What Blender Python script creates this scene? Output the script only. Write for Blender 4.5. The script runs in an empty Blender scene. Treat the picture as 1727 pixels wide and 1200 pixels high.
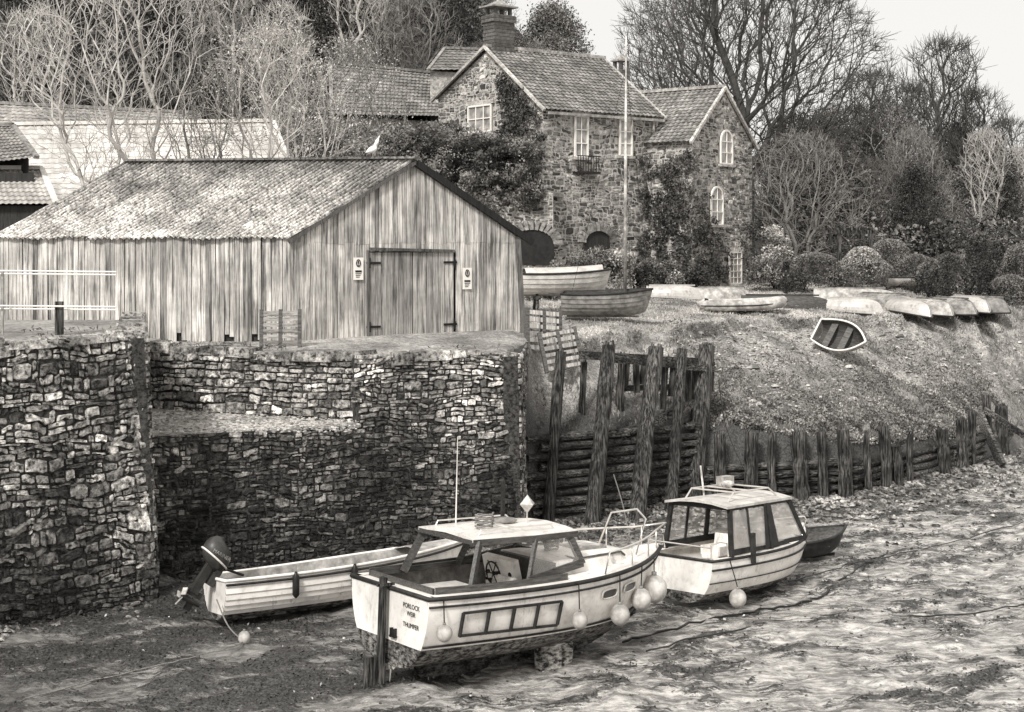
import bpy, math, random
import numpy as np
from mathutils import Vector as V, Matrix, Euler
rs=np.random.RandomState(5); R=random.Random(7)
F=2400.;CX=863.5;HY=400.;CH=6.5
pi=math.pi
scene=bpy.context.scene
def W(px,py,d): return V(((px-CX)/F*d,d,CH-(py-HY)/F*d))
def T(v): return (min(1,v*1.05),v,v*.935,1)
# ---------------- materials
def N(nt,typ,ins=None,**pr):
    n=nt.nodes.new(typ)
    for k,v in pr.items(): setattr(n,k,v)
    for k,v in (ins or {}).items():
        if isinstance(v,bpy.types.NodeSocket): nt.links.new(v,n.inputs[k])
        else: n.inputs[k].default_value=v
    return n
def ramp(nt,fac,stops):
    n=nt.nodes.new('ShaderNodeValToRGB'); nt.links.new(fac,n.inputs[0])
    e=n.color_ramp.elements
    while len(e)<len(stops): e.new(.5)
    for i,(p,c) in enumerate(stops): e[i].position=p; e[i].color=T(c) if not isinstance(c,tuple) else c
    return n.outputs[0]
def mixn(nt,f,a,b,bt='MIX'):
    n=N(nt,'ShaderNodeMix',data_type='RGBA',blend_type=bt)
    for s,i in ((f,0),(a,6),(b,7)):
        if isinstance(s,bpy.types.NodeSocket): nt.links.new(s,n.inputs[i])
        else: n.inputs[i].default_value=s
    return n.outputs[2]
def mul(nt,a,b): return mixn(nt,1.,a,b,'MULTIPLY')
mixc=mixn
def g3(v): return (v,v,v,1)
def mat(name,lo,hi,scale=4,stretch=(1,1,1),r=(.3,.7),rough=.85,bump=.0,bs=None,tint=True,detail=6,spec=.3,metal=0,big=None,dist=0,stain=None):
    m=bpy.data.materials.new(name); m.use_nodes=True; nt=m.node_tree; b=nt.nodes['Principled BSDF']
    tc=N(nt,'ShaderNodeTexCoord'); mp=N(nt,'ShaderNodeMapping',{'Vector':tc.outputs['Object'],'Scale':stretch})
    no=N(nt,'ShaderNodeTexNoise',{'Vector':mp.outputs[0],'Scale':scale,'Detail':detail,'Roughness':.68,'Distortion':dist})
    c=ramp(nt,no.outputs[0],[(r[0],lo),(r[1],hi)])
    if big:
        n2=N(nt,'ShaderNodeTexNoise',{'Vector':tc.outputs['Object'],'Scale':big[0],'Detail':4.,'Roughness':.6})
        c=mul(nt,c,ramp(nt,n2.outputs[0],[(.38,g3(big[1])),(.62,g3(big[2]))]))
    if stain:
        mp2=N(nt,'ShaderNodeMapping',{'Vector':tc.outputs['Object'],'Scale':stain[0]})
        n3=N(nt,'ShaderNodeTexNoise',{'Vector':mp2.outputs[0],'Scale':1.,'Detail':5.,'Roughness':.7})
        c=mul(nt,c,ramp(nt,n3.outputs[0],[(stain[1],g3(stain[3])),(stain[2],g3(1))]))
    if tint:
        at=N(nt,'ShaderNodeAttribute',attribute_name='tint'); c=mul(nt,c,at.outputs['Color'])
    nt.links.new(c,b.inputs['Base Color']); b.inputs['Roughness'].default_value=rough
    b.inputs['Specular IOR Level'].default_value=spec; b.inputs['Metallic'].default_value=metal
    if bump:
        nb=N(nt,'ShaderNodeTexNoise',{'Vector':mp.outputs[0],'Scale':bs or scale*2,'Detail':6.,'Roughness':.7})
        bp=N(nt,'ShaderNodeBump',{'Height':nb.outputs[0],'Strength':1.,'Distance':bump}); nt.links.new(bp.outputs[0],b.inputs['Normal'])
    return m
M={}
M['stone']=mat('quay_stone',.02,.72,10,r=(.38,.68),bump=.08,bs=10,big=(.8,.35,1.3),rough=.65,detail=9)
M['mortar']=mat('mortar',.012,.12,12,r=(.38,.66),bump=.05,rough=.95)
M['deck']=mat('quay_paving',.14,.6,9,bump=.04,rough=.95,big=(.8,.6,1.2))
M['hstone']=mat('house_stone',.12,.66,7,bump=.03,big=(.4,.65,1.2))
M['hmortar']=mat('lime_mortar',.33,.62,6,bump=.02)
M['plank']=mat('weathered_plank',.3,.86,5,stretch=(8,8,.25),r=(.34,.58),bump=.012,bs=9,big=(.9,.65,1.12),rough=.8,stain=((11,11,.7),.36,.52,.28))
M['plankd']=mat('dark_plank',.01,.06,5,stretch=(6,6,.4),bump=.01)
M['pal']=mat('pallet_wood',.08,.4,5,stretch=(1,6,6),bump=.01)
M['corr']=mat('mossy_corrugated',.06,.62,14,r=(.36,.62),bump=.015,bs=30,big=(1.2,.6,1.2))
M['tile']=mat('clay_tile',.07,.34,8,bump=.02,big=(.7,.7,1.2))
M['slate']=mat('light_slate',.45,.8,3,bump=.01,big=(.5,.8,1.1))
M['white']=mat('white_paint',.6,.9,6,r=(.25,.5),rough=.35,spec=.5,big=(1.4,.8,1.05),stain=((5,5,.8),.3,.42,.5))
M['clean']=mat('white_frame',.78,.88,5,rough=.5)
M['bottom']=mat('antifouling',.01,.32,9,stretch=(1,1,2.),r=(.42,.68),rough=.75,big=(1.5,.5,1.3))
M['wood']=mat('varnished_wood',.02,.13,4,stretch=(1,8,8),rough=.4,bump=.003)
M['trim']=mat('dark_trim',.01,.045,6,rough=.6)
M['rub']=mat('black_rubber',.01,.03,6,rough=.4)
M['grey']=mat('grey_paint',.24,.56,6,rough=.6,big=(1.5,.6,1.2))
M['canvas']=mat('canvas_cover',.35,.7,3,rough=.85,bump=.03,bs=3)
M['timber']=mat('wet_timber',.006,.24,5,stretch=(6,6,.35),r=(.43,.7),bump=.04,bs=6,rough=.6,big=(1,.35,1.4))
M['log']=mat('weathered_log',.006,.28,5,stretch=(.4,6,6),r=(.42,.7),bump=.05,bs=6,rough=.65,big=(1,.35,1.4))
M['metal']=mat('steel_rail',.6,.8,8,rough=.3,metal=.6)
M['rope']=mat('rope',.1,.3,30)
M['leafd']=mat('dark_foliage',.015,.11,3,rough=.6,big=(.7,.4,1.6))
M['hedge']=mat('hedge_foliage',.05,.27,3,rough=.6,big=(.9,.4,1.5))
M['leafm']=mat('mid_foliage',.08,.3,2.5,rough=.7,big=(.5,.5,1.5))
M['leafl']=mat('pale_foliage',.3,.6,1.5,rough=.7)
M['under']=mat('woodland_floor',.015,.17,.6,rough=.8,big=(.14,.4,1.6))
M['thick']=mat('scrub_twigs',.04,.28,.8,rough=.8,big=(.16,.35,1.6))
M['barkl']=mat('pale_bark',.3,.6,3,rough=.9)
M['barkd']=mat('dark_bark',.04,.13,3,rough=.9)
M['barkm']=mat('grey_bark',.1,.3,3,rough=.9)
M['grass']=mat('bank_grass',.24,.6,1.5,rough=.8,big=(.6,.55,1.2))
M['shore']=mat('shore_plant',.06,.4,2.5,r=(.35,.65),rough=.8,big=(.8,.5,1.3))
M['weed']=mat('seaweed',.006,.05,2,rough=.3,spec=.5)
M['peb']=mat('pebble',.1,.55,4,rough=.7,bump=.02)
M['brick']=mat('chimney_brick',.05,.2,9,bump=.02)
M['buoy']=mat('buoy_plastic',.4,.75,5,rough=.5,big=(3,.6,1.1))
M['dial']=mat('ink',.01,.02,4,tint=False,rough=.6)
def glassm(name,v,rough=.08):
    m=bpy.data.materials.new(name); m.use_nodes=True; nt=m.node_tree; b=nt.nodes['Principled BSDF']
    tc=N(nt,'ShaderNodeTexCoord'); no=N(nt,'ShaderNodeTexNoise',{'Vector':tc.outputs['Object'],'Scale':2.})
    nt.links.new(ramp(nt,no.outputs[0],[(.35,v*.5),(.65,v*1.6)]),b.inputs['Base Color'])
    b.inputs['Roughness'].default_value=rough; b.inputs['Specular IOR Level'].default_value=.8; return m
M['glass']=glassm('window_glass',.05); M['pane']=glassm('curtained_glass',.32,.2)
def clearm(nm,al):
    m=bpy.data.materials.new(nm); m.use_nodes=True; nt=m.node_tree; b=nt.nodes['Principled BSDF']
    tc=N(nt,'ShaderNodeTexCoord'); no=N(nt,'ShaderNodeTexNoise',{'Vector':tc.outputs['Object'],'Scale':3.})
    nt.links.new(ramp(nt,no.outputs[0],[(.3,.5),(.7,.75)]),b.inputs['Base Color'])
    b.inputs['Alpha'].default_value=al; b.inputs['Roughness'].default_value=.1; return m
M['clear']=clearm('clear_screen',.2);M['hazy']=clearm('hazy_vinyl',.42)
def groundm():
    m=bpy.data.materials.new('harbour_ground'); m.use_nodes=True; nt=m.node_tree; b=nt.nodes['Principled BSDF']
    tc=N(nt,'ShaderNodeTexCoord').outputs['Object']
    mp=N(nt,'ShaderNodeMapping',{'Vector':tc,'Scale':(.7,1.9,1),'Rotation':(0,0,-.3)}).outputs[0]
    n2=N(nt,'ShaderNodeTexNoise',{'Vector':mp,'Scale':3.2,'Detail':11.,'Roughness':.78,'Distortion':.25}).outputs[0]
    n4=N(nt,'ShaderNodeTexNoise',{'Vector':mp,'Scale':8.,'Detail':9.,'Roughness':.8}).outputs[0]
    n3=N(nt,'ShaderNodeTexNoise',{'Vector':tc,'Scale':24.,'Detail':5.,'Roughness':.75}).outputs[0]
    wa=N(nt,'ShaderNodeAttribute',attribute_name='weed').outputs['Fac']
    s1=N(nt,'ShaderNodeMath',{0:n4,1:1.2,2:wa},operation='MULTIPLY_ADD').outputs[0]
    s2=N(nt,'ShaderNodeMath',{0:n3,1:.5,2:s1},operation='MULTIPLY_ADD').outputs[0]
    weed=ramp(nt,N(nt,'ShaderNodeMath',{0:s2,1:.5},operation='MULTIPLY').outputs[0],[(.685,g3(0)),(.715,g3(1))])
    mud=mixc(nt,weed,ramp(nt,n2,[(.36,.07),(.47,.32),(.6,.78)]),ramp(nt,n3,[(.45,.008),(.62,.14)]))
    mr=mixc(nt,weed,ramp(nt,n2,[(.38,g3(.3)),(.54,g3(.07))]),g3(.4))
    vo=N(nt,'ShaderNodeTexVoronoi',{'Vector':tc,'Scale':18.}).outputs['Color']
    g1=N(nt,'ShaderNodeTexNoise',{'Vector':tc,'Scale':.6,'Detail':9.,'Roughness':.72}).outputs[0]
    bank=mul(nt,ramp(nt,n3,[(.35,.2),(.66,.68)]),ramp(nt,g1,[(.38,g3(.38)),(.58,g3(1.12))]))
    gv=N(nt,'ShaderNodeRGBToBW',{'Color':vo}).outputs[0]
    bank=mul(nt,bank,ramp(nt,gv,[(.2,g3(.6)),(.8,g3(1.2))]))
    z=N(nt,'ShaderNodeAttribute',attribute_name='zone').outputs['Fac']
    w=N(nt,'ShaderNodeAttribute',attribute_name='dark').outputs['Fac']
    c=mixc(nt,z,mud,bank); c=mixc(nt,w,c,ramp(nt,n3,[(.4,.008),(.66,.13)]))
    nt.links.new(c,b.inputs['Base Color'])
    r=mixc(nt,z,mr,g3(.9)); r=mixc(nt,w,r,g3(.45)); nt.links.new(r,b.inputs['Roughness']);b.inputs['Specular IOR Level'].default_value=.6
    ad=N(nt,'ShaderNodeMath',{0:n2,1:n4},operation='ADD').outputs[0]
    bp=N(nt,'ShaderNodeBump',{'Height':ad,'Strength':.8,'Distance':.05}); nt.links.new(bp.outputs[0],b.inputs['Normal'])
    return m
M['ground']=groundm()
# ---------------- object helpers
MW={}
def link(o): scene.collection.objects.link(o)
def tag(o,label,cat,group=None):
    o['label']=label;o['category']=cat
    if group:o['group']=group
    return o
def thing(name,label,cat,loc=(0,0,0),rot=(0,0,0),group=None,scale=1):
    e=bpy.data.objects.new(name,None); e.empty_display_size=.2; link(e)
    m=Matrix.Translation(V(loc))@Euler(rot).to_matrix().to_4x4()@Matrix.Scale(scale,4)
    e.location=V(loc); e.rotation_euler=rot; e.scale=(scale,)*3
    MW[e.name]=m; tag(e,label,cat,group); return e
def mkmesh(name,co,faces_flat,ls,lt,tint,mats,mi=None,smooth=False):
    me=bpy.data.meshes.new(name); nv=len(co)
    me.vertices.add(nv); me.vertices.foreach_set('co',np.asarray(co,dtype=np.float32).ravel())
    me.loops.add(len(faces_flat)); me.loops.foreach_set('vertex_index',np.asarray(faces_flat,dtype=np.int32))
    me.polygons.add(len(ls)); me.polygons.foreach_set('loop_start',np.asarray(ls,dtype=np.int32)); me.polygons.foreach_set('loop_total',np.asarray(lt,dtype=np.int32))
    if mi is not None: me.polygons.foreach_set('material_index',np.asarray(mi,dtype=np.int32))
    me.polygons.foreach_set('use_smooth',np.full(len(ls),bool(smooth)))
    me.update(calc_edges=True); me.validate()
    a=me.attributes.new('tint','FLOAT','FACE')
    if len(a.data)==len(tint): a.data.foreach_set('value',np.asarray(tint,dtype=np.float32))
    else: a.data.foreach_set('value',np.ones(len(a.data),dtype=np.float32))
    for x in (mats if isinstance(mats,(list,tuple)) else [mats]): me.materials.append(M[x])
    return me
class MB:
    def __init__(s): s.v=[];s.f=[];s.t=[];s.m=[]
    def add(s,vs,fs,t=1.,mi=0):
        o=len(s.v); s.v+= [tuple(x) for x in vs]
        for f in fs: s.f.append([i+o for i in f]); s.t.append(t); s.m.append(mi)
    def box(s,c,sz,rot=None,t=1.,mi=0,taper=1.):
        c=V(c);vs=[]
        for z in(-1,1):
            k=taper if z>0 else 1
            for x,y in((-1,-1),(1,-1),(1,1),(-1,1)):
                p=V((x*sz[0]/2*k,y*sz[1]/2*k,z*sz[2]/2)); p=rot@p if rot else p; vs.append(c+p)
        s.add(vs,[(3,2,1,0),(4,5,6,7),(0,1,5,4),(1,2,6,5),(2,3,7,6),(3,0,4,7)],t,mi)
    def beam(s,a,b,w,h,t=1.,mi=0,up=(0,0,1)):
        a=V(a);b=V(b);d=(b-a).normalized();u=V(up)
        if abs(d.dot(u))>.98:u=V((0,1,0))
        sx=d.cross(u).normalized();uz=sx.cross(d)
        vs=[p+sx*i*w/2+uz*j*h/2 for p in(a,b) for i,j in((-1,-1),(1,-1),(1,1),(-1,1))]
        s.add(vs,[(3,2,1,0),(4,5,6,7),(0,1,5,4),(1,2,6,5),(2,3,7,6),(3,0,4,7)],t,mi)
    def tube(s,pts,rad,n=8,t=1.,mi=0,cap=True,closed=False,jit=0):
        pts=[V(p) for p in pts]
        if not isinstance(rad,(list,tuple)): rad=[rad]*len(pts)
        vs=[];k=len(pts)
        for i,p in enumerate(pts):
            a=pts[(i-1)%k] if closed else pts[max(i-1,0)]; b=pts[(i+1)%k] if closed else pts[min(i+1,k-1)]
            d=(b-a).normalized(); u=V((0,0,1)) if abs(d.z)<.9 else V((0,1,0))
            sx=d.cross(u).normalized();uz=sx.cross(d)
            for j in range(n):
                an=2*pi*j/n; r=rad[i]*(1+(R.uniform(-jit,jit) if jit else 0)); vs.append(p+(sx*math.cos(an)+uz*math.sin(an))*r)
        fs=[]
        for i in range(k if closed else k-1):
            i2=(i+1)%k
            for j in range(n): fs.append((i*n+j,i*n+(j+1)%n,i2*n+(j+1)%n,i2*n+j))
        if cap and not closed: fs.append(tuple(range(n))[::-1]); fs.append(tuple((k-1)*n+j for j in range(n)))
        s.add(vs,fs,t,mi)
    def sph(s,c,r,n=12,sc=(1,1,1),t=1.,mi=0):
        vs=[];c=V(c)
        for i in range(n//2+1):
            th=pi*i/(n//2)
            for j in range(n):
                ph=2*pi*j/n; vs.append(c+V((r*sc[0]*math.sin(th)*math.cos(ph),r*sc[1]*math.sin(th)*math.sin(ph),r*sc[2]*math.cos(th))))
        fs=[(i*n+j,(i+1)*n+j,(i+1)*n+(j+1)%n,i*n+(j+1)%n) for i in range(n//2) for j in range(n)]
        s.add(vs,fs,t,mi)
    def obj(s,name,mats,parent=None,world=False,smooth=False,origin=None):
        co=np.array([tuple(x) for x in s.v],dtype=np.float64).reshape(-1,3)
        if parent is not None and world:
            mi=np.array(MW[parent.name].inverted()); co=co@mi[:3,:3].T+mi[:3,3]
        if origin is not None: co=co-np.array(tuple(origin))
        fl=[i for f in s.f for i in f]; lt=[len(f) for f in s.f]; ls=np.concatenate([[0],np.cumsum(lt)[:-1]]) if lt else []
        me=mkmesh(name,co,fl,ls,lt,s.t,mats,s.m,smooth)
        o=bpy.data.objects.new(name,me); link(o)
        if origin is not None:o.location=V(origin)
        if parent is not None:o.parent=parent
        return o
def bm1(name,mt,par,a,b,w,h,t=1.,world=True):
    m=MB();m.beam(a,b,w,h,t);return m.obj(name,mt,par,world)
def quads_obj(name,co,tint,mats,parent=None,origin=None,world=False):
    co=np.asarray(co).reshape(-1,3)
    if parent is not None and world:
        mi=np.array(MW[parent.name].inverted()); co=co@mi[:3,:3].T+mi[:3,3]
    if origin is not None: co=co-np.array(tuple(origin))
    n=len(co)//4
    me=mkmesh(name,co,np.arange(n*4),np.arange(n)*4,np.full(n,4),tint,mats)
    o=bpy.data.objects.new(name,me); link(o)
    if origin is not None:o.location=V(origin)
    if parent is not None:o.parent=parent
    return o
def leafq(c,size,flat=0.,asp=.6):
    n=len(c); a=rs.normal(size=(n,3)); a[:,2]*=(1-flat); a/=np.linalg.norm(a,axis=1)[:,None]
    b=rs.normal(size=(n,3)); b[:,2]*=(1-flat); b-=a*(a*b).sum(1)[:,None]; b/=np.linalg.norm(b,axis=1)[:,None]+1e-9
    s=(size*rs.uniform(.5,1.4,n))[:,None]
    return np.stack([c-a*s,c+b*s*asp,c+a*s,c-b*s*asp],1).reshape(-1,3)
def clumps(cen,rad,per,squash=.8):
    cen=np.asarray(cen,float); k=len(cen)
    d=rs.normal(size=(k,per,3)); d/=np.linalg.norm(d,axis=2)[:,:,None]
    r=rs.uniform(.3,1.05,(k,per,1))**.7
    p=cen[:,None,:]+d*r*np.asarray(rad).reshape(-1,1,1)*np.array([1,1,squash])
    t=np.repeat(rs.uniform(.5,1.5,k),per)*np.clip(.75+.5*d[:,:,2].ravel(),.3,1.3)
    return p.reshape(-1,3),t
def vn(x,y,s=0):
    x=np.asarray(x,float);y=np.asarray(y,float)
    xi=np.floor(x);yi=np.floor(y);fx=x-xi;fy=y-yi;fx=fx*fx*(3-2*fx);fy=fy*fy*(3-2*fy)
    h=lambda a,b:np.modf(np.abs(np.sin(a*127.1+b*311.7+s*74.7)*43758.5453))[0]
    return (h(xi,yi)*(1-fx)+h(xi+1,yi)*fx)*(1-fy)+(h(xi,yi+1)*(1-fx)+h(xi+1,yi+1)*fx)*fy
def fbm(x,y,s=0): return vn(x,y,s)*.5+vn(x*2.1,y*2.1,s+1)*.27+vn(x*4.3,y*4.3,s+2)*.15+vn(x*9,y*9,s+3)*.08
# ---------------- terrain
def YL(x): return np.interp(x,[-40,-11,-8.6,-8.15,-8.1,-3.2,0.0,.15,4.5,8.5,12.8,17,25,60],[26,22,25.2,25.9,31.4,29.4,30.9,31.7,34.3,35.3,39.7,45,54,80])
def ZR(x): return np.interp(x,[-3,0.1,.3,4.5,8.5,12.8,17,25],[4.05,4.05,2.,1.9,1.3,.9,.25,.05])
def YE(x): return np.interp(x,[-1,0.1,.5,4.5,8.5,14,20,40,80],[30,31,35.0,38.8,44.2,47.5,52,67,95])
def YEn(x): return YE(x)+(fbm(x*.8,x*.3,77)-.5)*3.4*(x>1.5)
def LIP(x): return np.where(x>.6,.12+.3*np.clip(fbm(x*.5,x*.2,88)*2-.6,0,1),0.)
def H(x,y):
    x=np.asarray(x,float);y=np.asarray(y,float)
    yl=YL(x);zr=ZR(x);ye=np.maximum(YEn(x),yl+.3)
    t=np.clip((y-yl)/(ye-yl),0,1);sm=t*t*(3-2*t)
    lip=LIP(x)
    ze=np.where(x<0.1,4.05,4.0)-lip
    z=zr+(ze-zr)*(.85*t+.15*sm)+lip*np.clip((y-ye)/.35,0,1)
    z=z+np.clip((y-ye)*.04,0,.65)
    px=x/np.maximum(y,1)*F+CX
    s=np.interp(px,[600,760,880,1000,1100,1200,1450,1727],[1,.85,.6,.42,.28,.2,.08,.03])
    z=z+.5*np.clip(y-64,0,70)*s
    mud=.02+.12*np.clip(1-(yl-y)/1.8,0,1)
    return np.where(y<yl,mud,z)
def Hn(x,y): return H(x,y)+(fbm(x*1.0,y*1.0,5)-.5)*.42*np.clip(np.asarray(x)*2-.2,0,1)*np.clip(1.4-(y-YEn(x))/3,.3,1)
def mudn(x,y): return (fbm(x*.7,y*1.1,3)-.5)*.28+(fbm(x*3.3,y*3.3,9)-.5)*.14
def WM(x,y):
    a=x*.9+y*.35;b=-x*.35+y*.9
    w=.4*fbm(a*.5,b*1.3,60)+.6*fbm(a*2.0,b*4.2,63)
    w=w+.14*np.clip(1-(YL(x)-y)/3.,0,1)+.11*np.clip((.5-x)/4,0,1)+.03*np.clip((21.5-y)/3,0,1)
    return w
def ax(*segs):
    o=[]
    for a,b,st in segs:o+=list(np.arange(a,b,st))
    return np.array(o)
gx=ax((-400,-60,40),(-60,-14,3),(-14,20,.13),(20,60,1),(60,420,40)); gy=ax((-30,12,3),(12,52,.13),(52,140,1.5),(140,900,60))
X,Y=np.meshgrid(gx,gy); mudm=Y<YL(X)
Z=np.where(mudm,H(X,Y)+mudn(X,Y)+.04*(WM(X,Y)>.58),Hn(X,Y)+(fbm(X*4,Y*4,8)-.5)*.1*(X>.3)*np.clip(1.6-(Y-YEn(X))/2,.25,1))
ny,nx=X.shape; co=np.stack([X,Y,Z],2).reshape(-1,3)
idx=np.arange(ny*nx).reshape(ny,nx); q=np.stack([idx[:-1,:-1],idx[:-1,1:],idx[1:,1:],idx[1:,:-1]],2).reshape(-1,4)
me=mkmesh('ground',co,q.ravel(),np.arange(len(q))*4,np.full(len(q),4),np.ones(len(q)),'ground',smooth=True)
def pattr(nm,a): x=me.attributes.new(nm,'FLOAT','POINT'); x.data.foreach_set('value',np.asarray(a).astype(np.float32).ravel())
pattr('zone',np.where(mudm,0,1));pattr('weed',WM(X,Y))
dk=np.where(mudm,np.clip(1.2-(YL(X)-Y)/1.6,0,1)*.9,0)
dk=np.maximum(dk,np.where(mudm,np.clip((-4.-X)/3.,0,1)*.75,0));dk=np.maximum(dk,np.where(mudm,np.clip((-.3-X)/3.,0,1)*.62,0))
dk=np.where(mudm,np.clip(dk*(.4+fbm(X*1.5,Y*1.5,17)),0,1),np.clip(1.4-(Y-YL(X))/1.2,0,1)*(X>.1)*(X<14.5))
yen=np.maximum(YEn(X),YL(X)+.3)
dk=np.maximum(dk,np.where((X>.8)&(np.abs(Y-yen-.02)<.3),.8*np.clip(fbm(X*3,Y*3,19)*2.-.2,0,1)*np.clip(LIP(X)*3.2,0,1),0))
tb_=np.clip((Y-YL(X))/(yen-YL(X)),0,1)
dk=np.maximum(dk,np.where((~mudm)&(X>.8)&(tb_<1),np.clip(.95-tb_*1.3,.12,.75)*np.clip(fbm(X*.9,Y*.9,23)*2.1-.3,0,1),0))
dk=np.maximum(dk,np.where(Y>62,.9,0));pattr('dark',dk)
g=bpy.data.objects.new('ground',me); link(g); g['kind']='structure'; g['label']='harbour mud rising to grass and shingle bank'
# ---------------- rubble stone generator (roughly coursed)
def tdist(tr):
    r=R.random();lo,hi=tr
    return R.uniform(hi*.95,hi*1.5) if r<.16 else (R.uniform(lo*.4,lo*1.1) if r<.42 else R.uniform(lo,hi))
def stones(mb,P,u,w,h,n,sw=.3,sh=.17,mask=None,prot=.06,gap=.01,lean=0.,hf=None,tr=(.5,1.4),stainf=None,mi=0,wav=.05,rowsig=.4):
    P=V(P);u=V(u).normalized();n=V(n).normalized();sd_=R.uniform(0,50)
    xs=np.linspace(0,w,200)
    def bound(j,y): 
        return y+wav*(vn(xs*1.1,np.full(200,j*.37),sd_)-.5)*2+wav*.6*(vn(xs*3.3,np.full(200,j*1.9),sd_+3)-.5)*2
    v=0;j=0;lo=np.zeros(200)
    while v<h:
        rh=sh*R.uniform(1-rowsig,1+rowsig);hi_=np.maximum(bound(j+1,v+rh),lo+.04);uu=-R.uniform(0,sw)
        if v+rh>h: hi_=np.full(200,h)
        while uu<w:
            r_=R.random();rw=sw*(R.uniform(.3,.7) if r_<.35 else (R.uniform(.7,1.2) if r_<.75 else R.uniform(1.2,1.8)));u0=max(uu,0);u1=min(uu+rw,w);uu+=rw
            if u1-u0<.04: continue
            b0=float(np.interp((u0+u1)/2,xs,lo));b1=float(np.interp((u0+u1)/2,xs,hi_))
            if b1-b0<.03: continue
            cells=[(u0,u1,b0,b1)]
            if b1-b0>sh*.9 and R.random()<.5:
                m_=b0+(b1-b0)*R.uniform(.35,.65)
                if R.random()<.5: k_=u0+(u1-u0)*R.uniform(.3,.7);cells=[(u0,u1,b0,m_),(u0,k_,m_,b1),(k_,u1,m_,b1)]
                else: cells=[(u0,u1,b0,m_),(u0,u1,m_,b1)]
            for a0,a1,c0,c1 in cells:
                cx,cy=(a0+a1)/2,(c0+c1)/2;ww,hh=a1-a0,c1-c0
                if ww<.03 or hh<.02: continue
                if hf and cy>hf(cx): continue
                if mask and not mask(cx,cy): continue
                s0=float(np.interp(a0,xs,lo)-np.interp(cx,xs,lo));s1=float(np.interp(a1,xs,lo)-np.interp(cx,xs,lo))
                jx=min(.04,ww*.16);jy=min(.035,hh*.2)
                e=lambda a:R.uniform(0,a)
                q=[]
                for (px_,py_,ax_,ay_) in ((a0,c0+s0,1,1),(a1,c0+s1,-1,1),(a1,c1+s1,-1,-1),(a0,c1+s0,1,-1)):
                    k1=R.uniform(.06,.4)*ww*.6;k2=R.uniform(.06,.45)*hh*.6
                    A_=(px_+ax_*e(jx)*.5,py_+ay_*(k2+e(jy)*.3));B_=(px_+ax_*(k1+e(jx)),py_+ay_*e(jy)*.6)
                    q+= [A_,B_] if (ax_*ay_>0) else [B_,A_]
                if ww>.16: q.insert(2,(cx+R.uniform(-.2,.2)*ww,c0+e(jy)))
                k=len(q);ta,tb=R.uniform(-.1,.1),R.uniform(-.12,.12);pr=prot*R.uniform(.3,1.4)
                def pt(a,b,o): return P+u*a+n*(o-lean*b)+V((0,0,b))
                rings=[]
                for ins,o,mu in((gap,-.03,0),(gap*1.1,pr*.45,0),(gap+min(.025,min(ww,hh)*.15),pr,1)):
                    for a,b in q:
                        dx,dy=cx-a,cy-b;m2=min(ins/max(abs(dx)+abs(dy),1e-3)*1.3,.45)
                        x,y=a+dx*m2,b+dy*m2
                        rings.append(pt(x,y,o+((x-cx)*ta+(y-cy)*tb)*mu+(R.uniform(-.2,.2)*prot if mu else 0)))
                t=tdist(tr)
                if stainf:t*=stainf(cx,cy)
                cpt=pt(cx+R.uniform(-.15,.15)*ww,cy+R.uniform(-.15,.15)*hh,pr*R.uniform(.9,1.15))
                fs=[(r2*k+a,r2*k+(a+1)%k,(r2+1)*k+(a+1)%k,(r2+1)*k+a) for r2 in(0,1) for a in range(k)]+[(2*k+a,2*k+(a+1)%k,3*k) for a in range(k)]
                mb.add(rings+[cpt],fs,t,mi)
        v+=rh;j+=1;lo=hi_
def prism(mb,poly,z0,z1,t=1.,mi=0):
    n=len(poly); z0s=z0 if isinstance(z0,list) else [z0]*n; z1s=z1 if isinstance(z1,list) else [z1]*n
    vs=[(p[0],p[1],z0s[i]) for i,p in enumerate(poly)]+[(p[0],p[1],z1s[i]) for i,p in enumerate(poly)]
    mb.add(vs,[tuple(range(n))[::-1],tuple(range(n,2*n))]+[(i,(i+1)%n,n+(i+1)%n,n+i) for i in range(n)],t,mi)
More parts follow.
